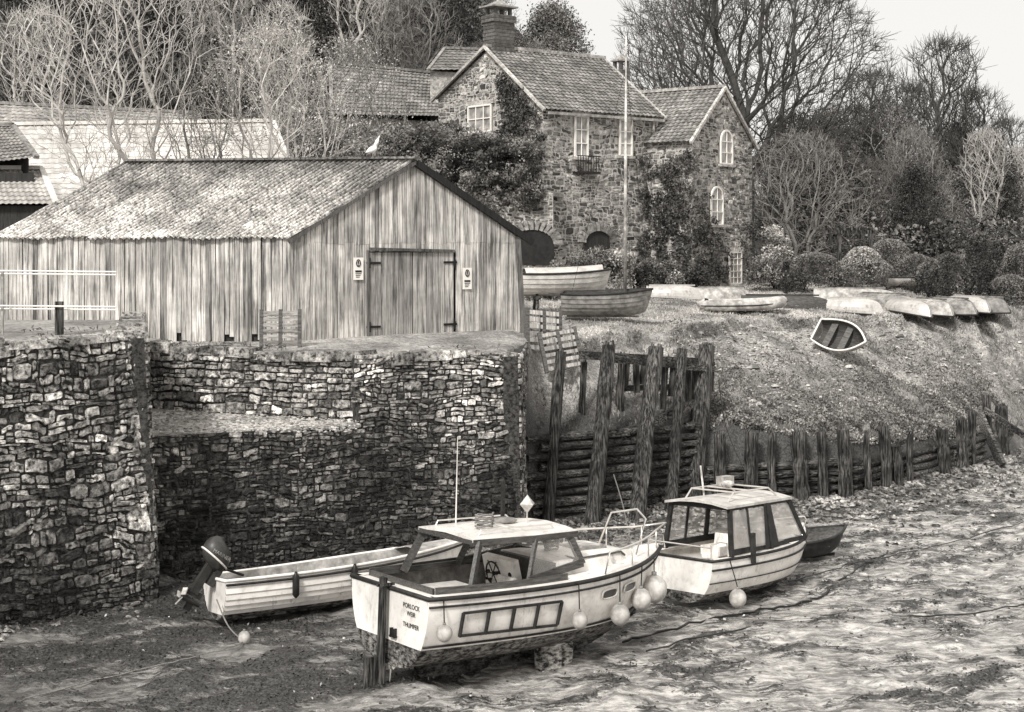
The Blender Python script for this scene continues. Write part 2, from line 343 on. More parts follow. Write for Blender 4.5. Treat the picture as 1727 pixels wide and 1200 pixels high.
def wallseg(name,label,pa,pb,z0,z1,lean,sw,sh,th=.5,tr=(.45,1.5),cope=True,prot=.045,stainf=None,low=None,wav=.05,quoin=None):
    a=V((pa[0],pa[1],z0));b=V((pb[0],pb[1],z0));u=(b-a);w=u.length;u.normalize();n=V((u.y,-u.x,0))
    e=thing(name,label,'wall',a);h=z1-z0;back=MB()
    def core(s0,s1,hh,th):
        A_=a+u*s0;B_=a+u*s1;L_=lean*hh
        vs=[A_,B_,B_-n*L_+z(hh),A_-n*L_+z(hh),A_-n*(th+L_),B_-n*(th+L_),B_-n*(th+L_)+z(hh),A_-n*(th+L_)+z(hh)]
        back.add(vs,[(0,1,2,3),(3,2,6,7),(1,5,6,2),(4,0,3,7),(5,4,7,6)],1,0)
    if low: core(0,low[0],low[1],3.);core(low[0],w,h,th)
    else: core(0,w,h,th)
    back.obj('mortar_core','mortar',e,True)
    mb=MB();stones(mb,a,u,w,h,n,sw,sh,lean=lean,tr=tr,prot=prot,stainf=stainf,hf=(lambda t:low[1] if t<low[0] else h) if low else None,wav=wav)
    mb.obj('stonework','stone',e,True)
    if quoin:
        qm=MB();hh=0;i=0;rot=Matrix.Rotation(math.atan2(u.y,u.x),3,'Z')
        while hh<h:
            dh=R.uniform(.12,.26);l1,l2=((.42,.3) if i%2 else (.26,.5));l1*=R.uniform(.7,1.3);dh=min(dh,h-hh+.02)
            c=b-n*(lean*(hh+dh/2))-u*(l1/2-.03+R.uniform(-.04,.04))-n*(l2/2-.03+R.uniform(-.02,.02))+z(hh+dh/2)
            c=c-u*(lean*quoin*(hh+dh/2))
            tq=tdist(tr)*(stainf(w,hh) if stainf else 1)
            qm.box(c,(l1,l2,dh-.02),rot@Matrix.Rotation(R.uniform(-.12,.12),3,'Z')@Matrix.Rotation(R.uniform(-.05,.05),3,'Y'),tq,taper=R.uniform(.88,.98));hh+=dh;i+=1
        qm.obj('quoins','stone',e,True)
    if cope:
        c=MB();uu=low[0] if low else 0
        while uu<w:
            l=min(R.uniform(.3,1.0),w-uu)
            if l>.1:
                ctr=a+u*(uu+l/2)-n*(lean*h+.22+R.uniform(-.04,.04))+V((0,0,h+R.uniform(-.04,.07)))
                rot=Matrix.Rotation(math.atan2(u.y,u.x)+R.uniform(-.08,.08),3,'Z')@Matrix.Rotation(R.uniform(-.05,.05),3,'Y')
                c.box(ctr,(l-.03,.55+R.uniform(-.08,.06),.2+R.uniform(-.08,.06)),rot,R.uniform(.7,1.6),taper=.88)
            uu+=l
        c.obj('coping','stone',e,True)
    return e
z=lambda h:V((0,0,h))
L0=(-6.35,25.5)
st1=lambda x,y:(.22+.78*min(1,max(0,(y-.4)/1.8+.4*math.sin(x*1.3))))*(.6+.85*float(fbm(x*.8,y*.8,200)))
st2=lambda x,y:(.25+.75*min(1,max(0,(y-.8)/2.4+.3*math.sin(x*2.1))))*(1.25 if y>3.0 else 1)*(.5+.95*float(fbm(x*.8,y*.8,210)))
wallseg('quay_wall','rough rubble stone harbour wall with parapet',(-11,20.9),L0,-.1,4.72,.06,.27,.15,prot=.06,tr=(.7,1.7),stainf=st1,wav=.11,quoin=.8)
wallseg('quay_wall','return side of rubble stone harbour wall',L0,(-7.9,31.4),-.1,4.7,.05,.36,.2,stainf=st1)
mb=MB(); prism(mb,[(-11.2,21.4),(-6.75,26),(-8.2,31.4),(-14,31.4)],4.0,4.68,.8); o=mb.obj('quay_deck','deck',origin=(-9,27,4)); o['kind']='structure'
wallseg('quay_wall','dark coursed stone harbour wall stepping up below wooden shed',(-7.5,26.5),(.2,29.75),-.1,4.05,.07,.24,.115,th=.7,prot=.05,tr=(.5,1.6),stainf=st2,low=(4.85,2.82),wav=.08,quoin=.1)
wallseg('quay_wall','set back upper stone wall above gravel ledge',(-8.1,31.0),(-2.9,28.75),2.6,4.05,.03,.34,.16,th=.6,prot=.06,tr=(.9,1.8))
wallseg('quay_wall','end return of stone harbour wall beside timber jetty',(.2,29.75),(.45,34.3),-.1,4.0,.02,.34,.17,th=.3,cope=False)
mb=MB(); prism(mb,[(-6.9,27.0),(-3.1,28.62),(-3.1,29.2),(-8.0,31.4),(-7.6,29)],2.5,[2.75,2.75,2.8,2.8,2.78],1.5); o=mb.obj('gravel_ledge','deck',origin=(-6,29,2.5)); o['kind']='structure'
# ---------------- shed
C0=V((-5.11,32.4,4.05));gd=V((.866,.5,0));ld=V((-.985,.17,0)).normalized();GL=6.1;LL=7.05
C1=C0+gd*GL;C2=C0+ld*LL;gn=V((.5,-.866,0));ln=V((-.17,-.985,0));EH=2.47;RH=4.27
shed=thing('boat_shed','long weathered timber boat shed on stone quay','shed',C0)
pt_=lambda:R.choice([R.uniform(.78,1.08)]*5+[R.uniform(.45,.7)])
mb=MB();s=0
while s<LL:
    w=R.uniform(.09,.15);p=C0+ld*(s+w/2)+ln*R.uniform(0,.03);zb=R.uniform(-.03,.08) if R.random()<.65 else R.uniform(.06,.26)
    mb.box(p+V((0,0,(EH+zb)/2)),(w-.012,.025,EH-zb),Matrix.Rotation(math.atan2(ld.y,ld.x),3,'Z')@Matrix.Rotation(R.uniform(-.008,.008),3,'Y'),pt_());s+=w
s=0
gr=Matrix.Rotation(math.atan2(gd.y,gd.x),3,'Z')
def gh(t): return EH+(RH-EH)*(1-abs(t-GL/2)/(GL/2))
tdoor0,tdoor1=2.02,4.25
while s<GL:
    w=min(R.uniform(.10,.15),GL-s)
    if w<.03:break
    c=s+w/2; zb=2.12 if tdoor0<c<tdoor1 else R.uniform(-.02,.09)
    o=gn*R.uniform(.0,.02)
    a=C0+gd*(s+.006)+o;b=C0+gd*(s+w-.006)+o;n=gn*.025;zj=2.33+R.uniform(-.03,.03);tt=pt_()
    for z0,z1a,z1b,oo,tk in((zb,min(zj,gh(s)-.05),min(zj,gh(s+w)-.05),gn*0,1),(zj-.02,gh(s)-.05,gh(s+w)-.05,gn*.006,R.uniform(.75,1.1))):
        if min(z1a,z1b)<=z0+.02: continue
        vs=[a+oo+z(z0),b+oo+z(z0),b+oo+z(z1b),a+oo+z(z1a)];vs+=[x+n for x in vs]
        mb.add(vs,[(4,5,6,7),(0,4,7,3),(1,2,6,5),(0,1,5,4)],tt*tk)
    s+=w
mb.obj('wall','plank',shed,True)
mb=MB()
bk=[C0-gn*.05,C1-gn*.05,C1-gn*.05+z(EH-.05),C0+gd*GL/2-gn*.05+z(RH-.1),C0-gn*.05+z(EH-.05)]
mb.add(bk,[(0,1,2,3,4)]);mb.add([C0-ln*.05,C2-ln*.05,C2-ln*.05+z(EH-.02),C0-ln*.05+z(EH-.02)],[(0,1,2,3)])
D1=C1+ld*LL;mb.add([C1,D1,D1+z(EH),C1+z(EH)],[(0,1,2,3)]);mb.add([C2,D1,D1+z(EH),C2+gd*GL/2+z(RH),C2+z(EH)],[(0,1,2,3,4)])
mb.obj('inner_lining','plankd',shed,True)
bm1('corner_post','plank',shed,C0+gn*.03+z(-.1),C0+gn*.03+z(EH),.11,.05,.9)
bm1('corner_post','plank',shed,C1+gn*.04+z(-.1)+gd*.12,C1+gn*.04+z(EH)-gd*.05,.13,.09,.2)
bm1('lintel','plank',shed,C0+gn*.07+gd*tdoor0+z(2.18),C0+gn*.07+gd*tdoor1+z(2.12),.06,.07,.2)
bm1('door_post','plank',shed,C0+gn*.05+gd*(tdoor0-.04),C0+gn*.05+gd*(tdoor0-.04)+z(2.15),.06,.05,.25)
def door(t0,t1,col):
    mb=MB();s=t0
    while s<t1-.02:
        w=min(R.uniform(.12,.18),t1-s);c=C0+gd*(s+w/2)+gn*(.01+R.uniform(0,.01));mb.box(c+z(1.07),(w-.012,.03,2.05),gr,R.uniform(.7,1.2)*col);s+=w
    d=mb.obj('door','plank',shed,True)
    hx=t0 if t0<3 else t1;sg=1 if t0<3 else -1
    for zz in(.35,1.85):
        h=MB()
        h.beam(C0+gd*(hx-sg*.08)+gn*.05+z(zz),C0+gd*(hx+sg*.28)+gn*.05+z(zz),.02,.05,.5)
        h.beam(C0+gd*(hx)+gn*.06+z(zz-.12),C0+gd*(hx)+gn*.06+z(zz+.12),.04,.03,.5)
        ho=h.obj('hinge','rub',shed,True); ho.parent=d
door(tdoor0,3.13,.5);door(3.15,tdoor1,.85)
def roofsheet(mb,a,b,c,d,cyc,amp,rows=0,step=.03,nu=None,nv=None,t=(.8,1.2),sag=0,rag=0,mi=0,grad=0,rib_shade=0):
    a,b,c,d=V(a),V(b),V(c),V(d);n=(b-a).cross(d-a).normalized()
    if n.z<0:n=-n
    nu=nu or int(cyc*6); us=[i/nu for i in range(nu+1)]
    if rows: vsn=[];[vsn.extend([(k/rows,step),((k+1)/rows-1e-4,0.)]) for k in range(rows)]
    else:
        nv=nv or 12; vsn=[(k/nv,.03*(1-((k/nv*3)%1)) if grad else 0.) for k in range(nv+1)]
    vs=[];sl=(d-a).normalized()
    for v,o in vsn:
        for i,u in enumerate(us):
            p=(a*(1-u)+b*u)*(1-v)+(d*(1-u)+c*u)*v
            off=o+amp*math.sin(2*pi*u*cyc)-sag*math.sin(pi*v)*(.6+.4*math.sin(u*7))+ (rag*(math.sin(u*23)+math.sin(u*51))*.5)
            q=p+n*off
            if v==0 and rag: q=q-sl*(.04*math.sin(int(u*9)*2.3)+.02*math.sin(u*90))
            vs.append(q)
    m=nu+1;o=len(mb.v);mb.v+=[tuple(x) for x in vs]
    for k in range(len(vsn)-1):
        tt=[R.uniform(*t) for _ in range(int(cyc)+2)];vv=vsn[k][0]
        for i in range(nu):
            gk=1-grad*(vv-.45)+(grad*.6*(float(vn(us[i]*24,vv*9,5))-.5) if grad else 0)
            if rib_shade: gk*=1+rib_shade*math.sin(2*pi*(us[i]+.5/nu)*cyc)  # rib shading painted into the tint: valleys darker, crests lighter
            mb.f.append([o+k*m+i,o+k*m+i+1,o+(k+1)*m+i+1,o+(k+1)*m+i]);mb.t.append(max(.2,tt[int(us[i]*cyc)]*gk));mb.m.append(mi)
ov=.18
slope=(RH-EH)/(GL/2)
Ea=C2+ld*.12-gd*ov+z(EH-ov*slope+.05);Eb=C0-ld*.2-gd*ov+z(EH-ov*slope+.05)
Ra=C2+ld*.12+gd*GL/2+z(RH+.05);Rb=C0-ld*.2+gd*GL/2+z(RH+.05)
Fa=C2+ld*.12+gd*(GL+ov)+z(EH-ov*slope+.05);Fb=C0-ld*.2+gd*(GL+ov)+z(EH-ov*slope+.05)
mb=MB();roofsheet(mb,Ea,Eb,Rb,Ra,56,.036,nv=24,t=(.88,1.12),sag=.05,rag=.012,grad=.8,rib_shade=.38);roofsheet(mb,Fa,Fb,Rb,Ra,56,.03,nv=6)
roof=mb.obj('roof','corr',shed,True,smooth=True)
mb=MB();mb.beam(Ra+z(.03),Rb+z(.03),.3,.05,.5)
k=mb.obj('ridge_cap','corr',shed,True);k.parent=roof
bm1('bargeboard','plankd',shed,Rb-z(.07),Eb-z(.07),.04,.08,3.);bm1('bargeboard','plankd',shed,Rb-z(.09),Fb-z(.09),.05,.16,.6)
def textmesh(name,txt,size,parent,M4,mt='dial',align='CENTER'):
    cu=bpy.data.curves.new(name,'FONT');cu.body=txt;cu.size=size;cu.align_x=align;cu.extrude=.001
    o=bpy.data.objects.new(name+'_src',cu);link(o);dg=bpy.context.evaluated_depsgraph_get();dg.update()
    me=bpy.data.meshes.new_from_object(o.evaluated_get(dg));bpy.data.objects.remove(o)
    me.materials.clear();me.materials.append(M[mt]);me.transform(M4)
    a=me.attributes.new('tint','FLOAT','FACE');a.data.foreach_set('value',np.ones(len(a.data),dtype=np.float32))
    t=bpy.data.objects.new(name,me);link(t);t.parent=parent;return t
def frame4(o,u,up,n):
    m=Matrix.Identity(4)
    for i,vv in enumerate((u,up,n)):
        for k in range(3):m[k][i]=vv[k]
    for k in range(3):m[k][3]=o[k]
    return m
for t,h in((1.72,1.72),(4.6,1.45)):
    c=C0+gd*t+gn*.07+z(h);sg=thing('warning_sign','small white notice with black symbol nailed to shed boards','sign',c,group='notices on the shed')
    mb=MB();mb.box((0,0,0),(.25,.012,.52),gr);mb.obj('panel','clean',sg)
    mb=MB();ringp=[gr@V((.05*math.cos(a),-.012,.13+.08*math.sin(a))) for a in np.linspace(0,2*pi,17)[:-1]]
    mb.tube(ringp,.013,5,closed=True);mb.box(gr@V((0,-.012,.145)),(.024,.01,.07),gr);mb.box(gr@V((0,-.012,.085)),(.024,.01,.02),gr)
    mb.obj('symbol','dial',sg)
    mb=MB();mb.box(gr@V((0,-.012,-.06)),(.16,.01,.045),gr)
    for i,zz in enumerate((-.115,-.155,-.195)): mb.box(gr@V((-.01*i,-.012,zz)),(.15-.03*i,.006,.014),gr)
    mb.obj('lettering','dial',sg)
def pallet(loc,rot,label,sc=1.,tt=1.,mt='plank',ns=6):
    e=thing('wooden_pallet',label,'pallet',loc,rot,'old wooden pallets',sc)
    mb=MB()
    for i in range(ns): mb.box((0,-.07,.07+i*(.85/(ns-1))),(1.0,.025,.095+R.uniform(-.01,.02)),None,R.uniform(.7,1.3)*tt)
    for i in range(3): mb.box((0,.07,.07+i*.42),(1.0,.025,.1),None,R.uniform(.5,1.)*tt)
    mb.obj('slats',mt,e)
    for x in(-.46,0,.46): mb=MB();mb.box((x,-.02,.5),(.09,.14,1.04),None,.45);mb.obj('bearer','pal',e)
    return e
pallet(W(473,592,31.2),(-.12,0,.1),'dark weathered wooden pallet leaning against shed wall',.9,1.2,'pal',7)
pallet((.75,34.4,3.75),(-.2,.1,.5),'weathered pallet leaning beside shed and slipway',1.,.7)
pallet((1.25,34.0,3.35),(-.25,-.15,.2),'weathered pallet tipped on the earth bank',.95,.7)
hr=thing('handrail','pale tubular double handrail on quay parapet','rail',W(100,560,26.5))
for a,b in ((458,0),(463,.3),(517,0),(522,.3)):
    mb=MB();mb.tube([W(-120,a-3,26.5+b),W(196,a,26.5+b)],.016,6);mb.obj('rail','clean',hr,True)
bm1('post','timber',hr,W(100,565,26.6),W(100,508,26.6),.14,.1,1);bm1('post','grey',hr,W(-60,565,26.6),W(-60,455,26.6),.06,.06,1);bm1('post','grey',hr,W(4,565,26.6),W(4,455,26.6),.04,.04,1)
gp=W(627,265,34.9);e=thing('gull','white gull standing on shed ridge','bird',gp,(0,0,.4))
mb=MB();prof=[(-.26,.012),(-.2,.03),(-.08,.075),(.04,.09),(.13,.07),(.18,.045),(.2,.05),(.24,.05),(.28,.02),(.33,.008)]
pts=[(x*.6,0,.18+max(0,x-.1)*1.2+x*.25) for x,r in prof];mb.tube(pts,[r for x,r in prof],10,t=1.1);mb.obj('body','clean',e,smooth=True)
for y in(.02,-.02): mb=MB();mb.tube([(0,y,.0),(0,y,.13)],.006,5);mb.obj('leg','trim',e)
# ---------------- windows / houses
def onwall(P,u,px,py):
    k=(px-CX)/F;t=(k*P.y-P.x)/(u.x-k*u.y);return t,CH-(py-HY)/F*(P.y+u.y*t)
def window(par,P,u,n,t,zc,w,h,arch=False,nx=2,nz=2,gl='pane',name='window'):
    c=P+u*t+n*.07;c=V((c.x,c.y,zc))
    out=[(-w/2,-h/2),(w/2,-h/2)]
    if arch: out+=[(w/2*math.cos(a),h/2-w/2+w/2*math.sin(a)) for a in np.linspace(0,pi,9)]
    else: out+=[(w/2,h/2),(-w/2,h/2)]
    mb=MB();mb.add([c+u*a+z(b) for a,b in out],[tuple(range(len(out)))]);g=mb.obj(name,gl,par,True)
    mb=MB();pp=[c+u*a+z(b)+n*.02 for a,b in out]
    for i in range(len(pp)): mb.beam(pp[i],pp[(i+1)%len(pp)],.07,.07,1,up=n)
    for i in range(1,nx): x=-w/2+w*i/nx;mb.beam(c+u*x+z(-h/2)+n*.025,c+u*x+z(h/2)+n*.025,.04,.03)
    for i in range(1,nz): y=-h/2+h*i/nz;mb.beam(c+u*(-w/2)+z(y)+n*.03,c+u*(w/2)+z(y)+n*.03,.03,.04)
    f=mb.obj('frame','clean',par,True);f.parent=g
    s=bm1('sill','hstone',par,c+u*(-w/2-.12)+z(-h/2-.07)+n*.04,c+u*(w/2+.12)+z(-h/2-.07)+n*.04,.16,.1,1.2);s.parent=g
    if not arch: s=bm1('lintel','hstone',par,c+u*(-w/2-.15)+z(h/2+.12),c+u*(w/2+.15)+z(h/2+.12),.1,.16,1.4);s.parent=g
def facade(par,P,u,w,h,n,hf=None,openings=(),sw=.27,sh=.16):
    P=V(P);mb=MB()
    if hf:
        ks=[w*i/20 for i in range(21)]
        top=[P+u*t+z(hf(t)) for t in ks];mb.add([P,P+u*w]+top[::-1],[tuple(range(2+len(top)))])
    else: mb.add([P,P+u*w,P+u*w+z(h),P+z(h)],[(0,1,2,3)])
    hh=max(hf(t) for t in np.linspace(0,w,30)) if hf else h
    mask=lambda a,b:not any(abs(a-o[0])<o[2]/2+.08 and abs(b-(o[1]-P.z))<o[3]/2+.08 for o in openings)
    o1=mb.obj('wall','hmortar',par,True);mb=MB()
    stones(mb,P,u,w,hh,n,sw,sh,mask,prot=.028,gap=.018,hf=(lambda t:hf(t)-.08) if hf else None,tr=(.35,1.15),wav=.09,rowsig=.5);s=mb.obj('stonework','hstone',par,True);s.parent=o1
def brickch(par,c,w,d,h,cap=True,name='chimney'):
    mb=MB();zz=0;rot=Matrix.Rotation(.66,3,'Z')
    while zz<h:
        g=1.0 if zz<h*.8 else 1.12
        mb.box(c+z(zz+.06),(w*g,d*g,.115),rot,R.uniform(.7,1.3));mb.box(c+z(zz+.12),(w*.96*g,d*.96*g,.03),rot,1.8);zz+=.14
    o=mb.obj(name,'brick',par,True)
    if cap:
        mb=MB()
        for sx in(-1,1):
            for sy in(-1,1): mb.box(c+rot@V((sx*w*.35,sy*d*.35,h+.2)),(.12,.12,.4),rot,.8)
        mb.box(c+z(h+.42),(w*1.25,d*1.25,.06),rot,2.4);mb.box(c+z(h+.56),(w*1.0,d*1.0,.25),rot,2.6,taper=.15)
        k=mb.obj('chimney_cowl','brick',par,True);k.parent=o
A=V((1.14,53,4.2));u1=V((.79,.61,0)).normalized();g1=V((-.61,.79,0)).normalized();n1=V((.61,-.79,0)).normalized();ng=V((-.79,-.61,0)).normalized()
w1=5.9;wg=6.8;rz=13.85
ho=thing('stone_house','two storey rubble stone house with tiled roof and ivy','house',A)
op=[]
for px,y0,y1,w in((978,196,264,.62),(1053,202,262,.62)):
    t,zt=onwall(A,u1,px,y0);_,zb=onwall(A,u1,px,y1);op.append((t,(zt+zb)/2,w,zt-zb))
facade(ho,A,u1,w1,7.2,n1,openings=op)
for o_ in op: window(ho,A,u1,n1,*o_,nx=2,nz=3)
hfg=lambda t:(11.4-4.2)+(rz-11.4)*t/3.4 if t<3.4 else (rz-4.2)-(rz-12.2)*(t-3.4)/3.4
t,zt=onwall(A,g1,812,178);_,zb=onwall(A,g1,812,222)
og=[(t,(zt+zb)/2,1.5,zt-zb)]
facade(ho,A,g1,wg,9.7,ng,hf=hfg,openings=og);window(ho,A,g1,ng,*og[0],nx=3,nz=2)
mb=MB();f=A+g1*wg;mb.add([f,f+u1*w1,f+u1*w1+z(8),f+z(8)],[(0,1,2,3)]);f=A+u1*w1
mb.add([f,f+g1*wg,f+g1*wg+z(8),f+g1*3.4+z(9.6),f+z(7.2)],[(0,1,2,3,4)]);mb.obj('rear_wall','hstone',ho,True)
def tz(p,h): return V((p.x,p.y,h))
r0=A+g1*3.4-u1*.15;r1=A+g1*3.4+u1*(w1+.15)
mb=MB();roofsheet(mb,tz(A-u1*.15-g1*.3,11.25),tz(A+u1*(w1+.15)-g1*.3,11.25),tz(r1,rz+.1),tz(r0,rz+.1),28,.02,rows=19,step=.035,t=(.65,1.35),rib_shade=.2)
roofsheet(mb,tz(A-u1*.15+g1*(wg+.2),12.15),tz(A+u1*(w1+.15)+g1*(wg+.2),12.15),tz(r1,rz+.1),tz(r0,rz+.1),24,.03,rows=8,step=.05)
rf=mb.obj('roof','tile',ho,True)
q=bm1('ridge_tiles','tile',ho,tz(r0,rz+.14),tz(r1,rz+.14),.22,.14,1.8);q.parent=rf
for p in(A-u1*.18,A+u1*(w1+.12)):
    bm1('verge','hstone',ho,tz(p-g1*.32,11.22),tz(p+g1*3.4,rz+.1),.1,.1,1.3);bm1('verge','hstone',ho,tz(p+g1*(wg+.25),12.1),tz(p+g1*3.4,rz+.1),.1,.1,1.1)
bm1('gutter','grey',ho,tz(A-g1*.36,11.12),tz(A-g1*.36+u1*w1,11.12),.1,.1,.8)
brickch(ho,tz(A+g1*3.5+u1*.6,rz-.3),1.0,.75,1.6);brickch(ho,tz(A+g1*2.7+u1*(w1+.45),9.8),.5,.5,3.6)
mb=MB();p=A+u1*(w1-.35)+n1*.12;mb.tube([tz(p,11.2),tz(p,8.5),tz(p+u1*.2,8.2),tz(p+u1*.2,4.5)],.05,6,t=1.3);mb.obj('drainpipe','grey',ho,True)
t,zb=onwall(A,u1,985,290);mb=MB()
for i in range(9): q=A+u1*(t-.55+i*.13)+n1*.3;mb.tube([tz(q,zb),tz(q,zb+.62)],.015,4)
for zz in(0,.6): q=A+u1*(t-.58)+n1*.3;mb.beam(tz(q,zb+zz),tz(q+u1*1.15,zb+zz),.03,.04)
mb.box(tz(A+u1*t+n1*.16,zb-.03),(1.15,.3,.06),Matrix.Rotation(math.atan2(u1.y,u1.x),3,'Z'));mb.obj('balcony_rail','rub',ho,True)
def archway(par,P,u,n,px,py,w,h,fill='rub'):
    t,zb=onwall(P,u,px,py);c=V(P)+u*t+n*.09;out=[(-w/2,-h*.5),(w/2,-h*.5)]+[(w/2*math.cos(a),h*.1+h*.4*math.sin(a)) for a in np.linspace(0,pi,13)]
    mb=MB();mb.add([tz(c+u*a,zb+b) for a,b in out],[tuple(range(len(out)))]);o=mb.obj('archway',fill,par,True)
    mb=MB()
    for a in np.linspace(.08,pi-.08,15):
        d=u*math.cos(a)*(w/2+.15);mb.box(tz(c+d+n*.02,zb+h*.1+(h*.4+.14)*math.sin(a)),(.34,.12,.13),Matrix.Rotation(math.atan2(u.y,u.x),3,'Z')@Matrix.Rotation(-a,3,'Y'),R.uniform(.5,1.1))
    k=mb.obj('arch_stones','hstone',par,True);k.parent=o
archway(ho,A,u1,n1,1005,412,1.3,1.1,'plankd')
A2=V((6.95,55,4.3));g2=V((.6,.8,0));s2=V((-.8,.6,0));n2=V((.8,-.6,0));ns=V((-.6,-.8,0))
h2=thing('stone_house','narrow stone gabled house with arched white windows','house',A2)
op=[]
for px,y0,y1,w in((1222,220,276,.95),(1206,315,378,.95),(1237,425,478,1.0)):
    t,zt=onwall(A2,g2,px,y0);_,zb=onwall(A2,g2,px,y1);op.append((t,(zt+zb)/2,w,zt-zb))
hf2=lambda t:6.05+2.09*(1-abs(t-2.5)/2.5)
facade(h2,A2,g2,5,8,n2,hf=hf2,openings=op)
for i,o_ in enumerate(op): window(h2,A2,g2,n2,*o_,arch=i<2,nx=2 if i<2 else 3,nz=3 if i<2 else 5,name='window' if i<2 else 'door')
facade(h2,A2,s2,3.2,6.05,ns)
mb=MB();f=A2+g2*5;mb.add([f,f+s2*5,f+s2*5+z(6),f+z(6)],[(0,1,2,3)]);mb.obj('rear_wall','hstone',h2,True)
mb=MB();R0=A2+g2*2.5-s2*.1;R1=A2+g2*2.5+s2*5
roofsheet(mb,tz(A2-s2*.1-g2*.25,10.2),tz(A2+s2*5-g2*.25,10.2),tz(R1,12.5),tz(R0,12.5),22,.02,rows=17,step=.035,t=(.7,1.4),rib_shade=.2)
roofsheet(mb,tz(A2-s2*.1+g2*5.25,10.2),tz(A2+s2*5+g2*5.25,10.2),tz(R1,12.5),tz(R0,12.5),18,.03,rows=8,step=.05)
rf=mb.obj('roof','tile',h2,True);q=bm1('ridge_tiles','tile',h2,tz(R0,12.56),tz(R1,12.56),.2,.12,1.9);q.parent=rf
bm1('verge','hstone',h2,tz(A2-s2*.12-g2*.3,10.15),tz(R0,12.5),.11,.11,1.4);bm1('verge','hstone',h2,tz(A2-s2*.12+g2*5.3,10.15),tz(R0,12.5),.11,.11,1.4)
tw=thing('terrace_wall','stone terrace wall with dark arched opening beneath hedge','wall',(-3.5,52,4))
P=V((-4.6,52.3,4.1));ut=V((6.1,-.9,0)).normalized();nt_=V((ut.y,-ut.x,0))
facade(tw,P,ut,6.15,4.0,nt_);archway(tw,P,ut,nt_,898,416,1.6,1.3)
mb=MB();prism(mb,[(P.x,P.y+.02),(P.x+ut.x*6.1,P.y+ut.y*6.1+.02),(2.6,56.5),(-5,57)],8.0,8.15);mb.obj('terrace_slab','hstone',tw,True)
def simplehouse(label,rl,rr,el,er,mt,rows,cyc,wall='hstone',t=(.8,1.2),step=.04):
    rl,rr,el,er=V(rl),V(rr),V(el),V(er);e=thing('cottage',label,'house',(el.x,el.y,4.5))
    bl=rl+(rl-el);br=rr+(rr-er);bl.z=el.z;br.z=er.z
    mb=MB();roofsheet(mb,el,er,rr,rl,cyc,.015,rows=rows,step=step,t=t);roofsheet(mb,bl,br,rr,rl,cyc,.02,rows=rows,step=step,t=t);rf=mb.obj('roof',mt,e,True)
    mb=MB()
    def sh(p,q): return p+(q-p)*.06
    cl,cr,dl,dr=sh(el,bl),sh(er,br),sh(bl,el),sh(br,er)
    for a,b in((cl,cr),(dl,dr)): mb.add([tz(a,4),tz(b,4),tz(b,a.z-.02),tz(a,a.z-.02)],[(0,1,2,3)])
    for a,b,r in((cl,dl,rl),(cr,dr,rr)):
        k=(cr-cl).normalized()*(.15 if r is rl else -.15);a=a+k;b=b+k;r=r+k
        mb.add([tz(a,4),tz(b,4),tz(b,b.z),tz(r,r.z-.1),tz(a,a.z)],[(0,1,2,3,4)])
    mb.obj('wall',wall,e,True)
    q=bm1('ridge_tiles',mt,e,rl+z(.05),rr+z(.05),.25,.12,1.2);q.parent=rf
    for a,r in((el,rl),(er,rr),(br,rr)): bm1('verge',mt,e,a+z(.02),r+z(.02),.16,.1,1.25)
    return e
simplehouse('low building with pale slate roof behind shed',W(-80,212,50),W(460,205,50),W(-80,350,46.5),W(512,335,46.5),'slate',16,38,wall='plankd',t=(.85,1.08),step=.02)
simplehouse('cottage with darker slate roof',W(-60,172,56),W(335,192,57),W(-60,226,53.5),W(340,236,54.5),'tile',9,30,t=(1.3,1.8))
simplehouse('tiled cottage set back among trees',W(556,106,66),W(752,126,70),W(560,193,62),W(742,196,65),'tile',14,28,t=(.8,1.4))
simplehouse('small tiled gable behind the stone house',W(750,82,68),W(860,86,70),W(722,118,66),W(850,118,67),'tile',8,14,t=(.8,1.3))
simplehouse('dark roofed low outbuilding at quay edge',W(-150,215,44.5),W(22,212,44.5),W(-150,290,42.5),W(62,266,42.5),'tile',12,24,t=(1.1,1.6),wall='plankd')
simplehouse('lower pale slated outbuilding roof behind shed',W(-150,285,43.5),W(70,285,43.5),W(-150,345,41.5),W(95,345,41.5),'slate',9,24,wall='plankd',t=(.6,.9))
ch=thing('cottage_chimney','distant brick chimney stack among bare trees','chimney',W(510,90,80));brickch(ch,W(510,76,76),.8,.7,.9,name='chimney_stack')
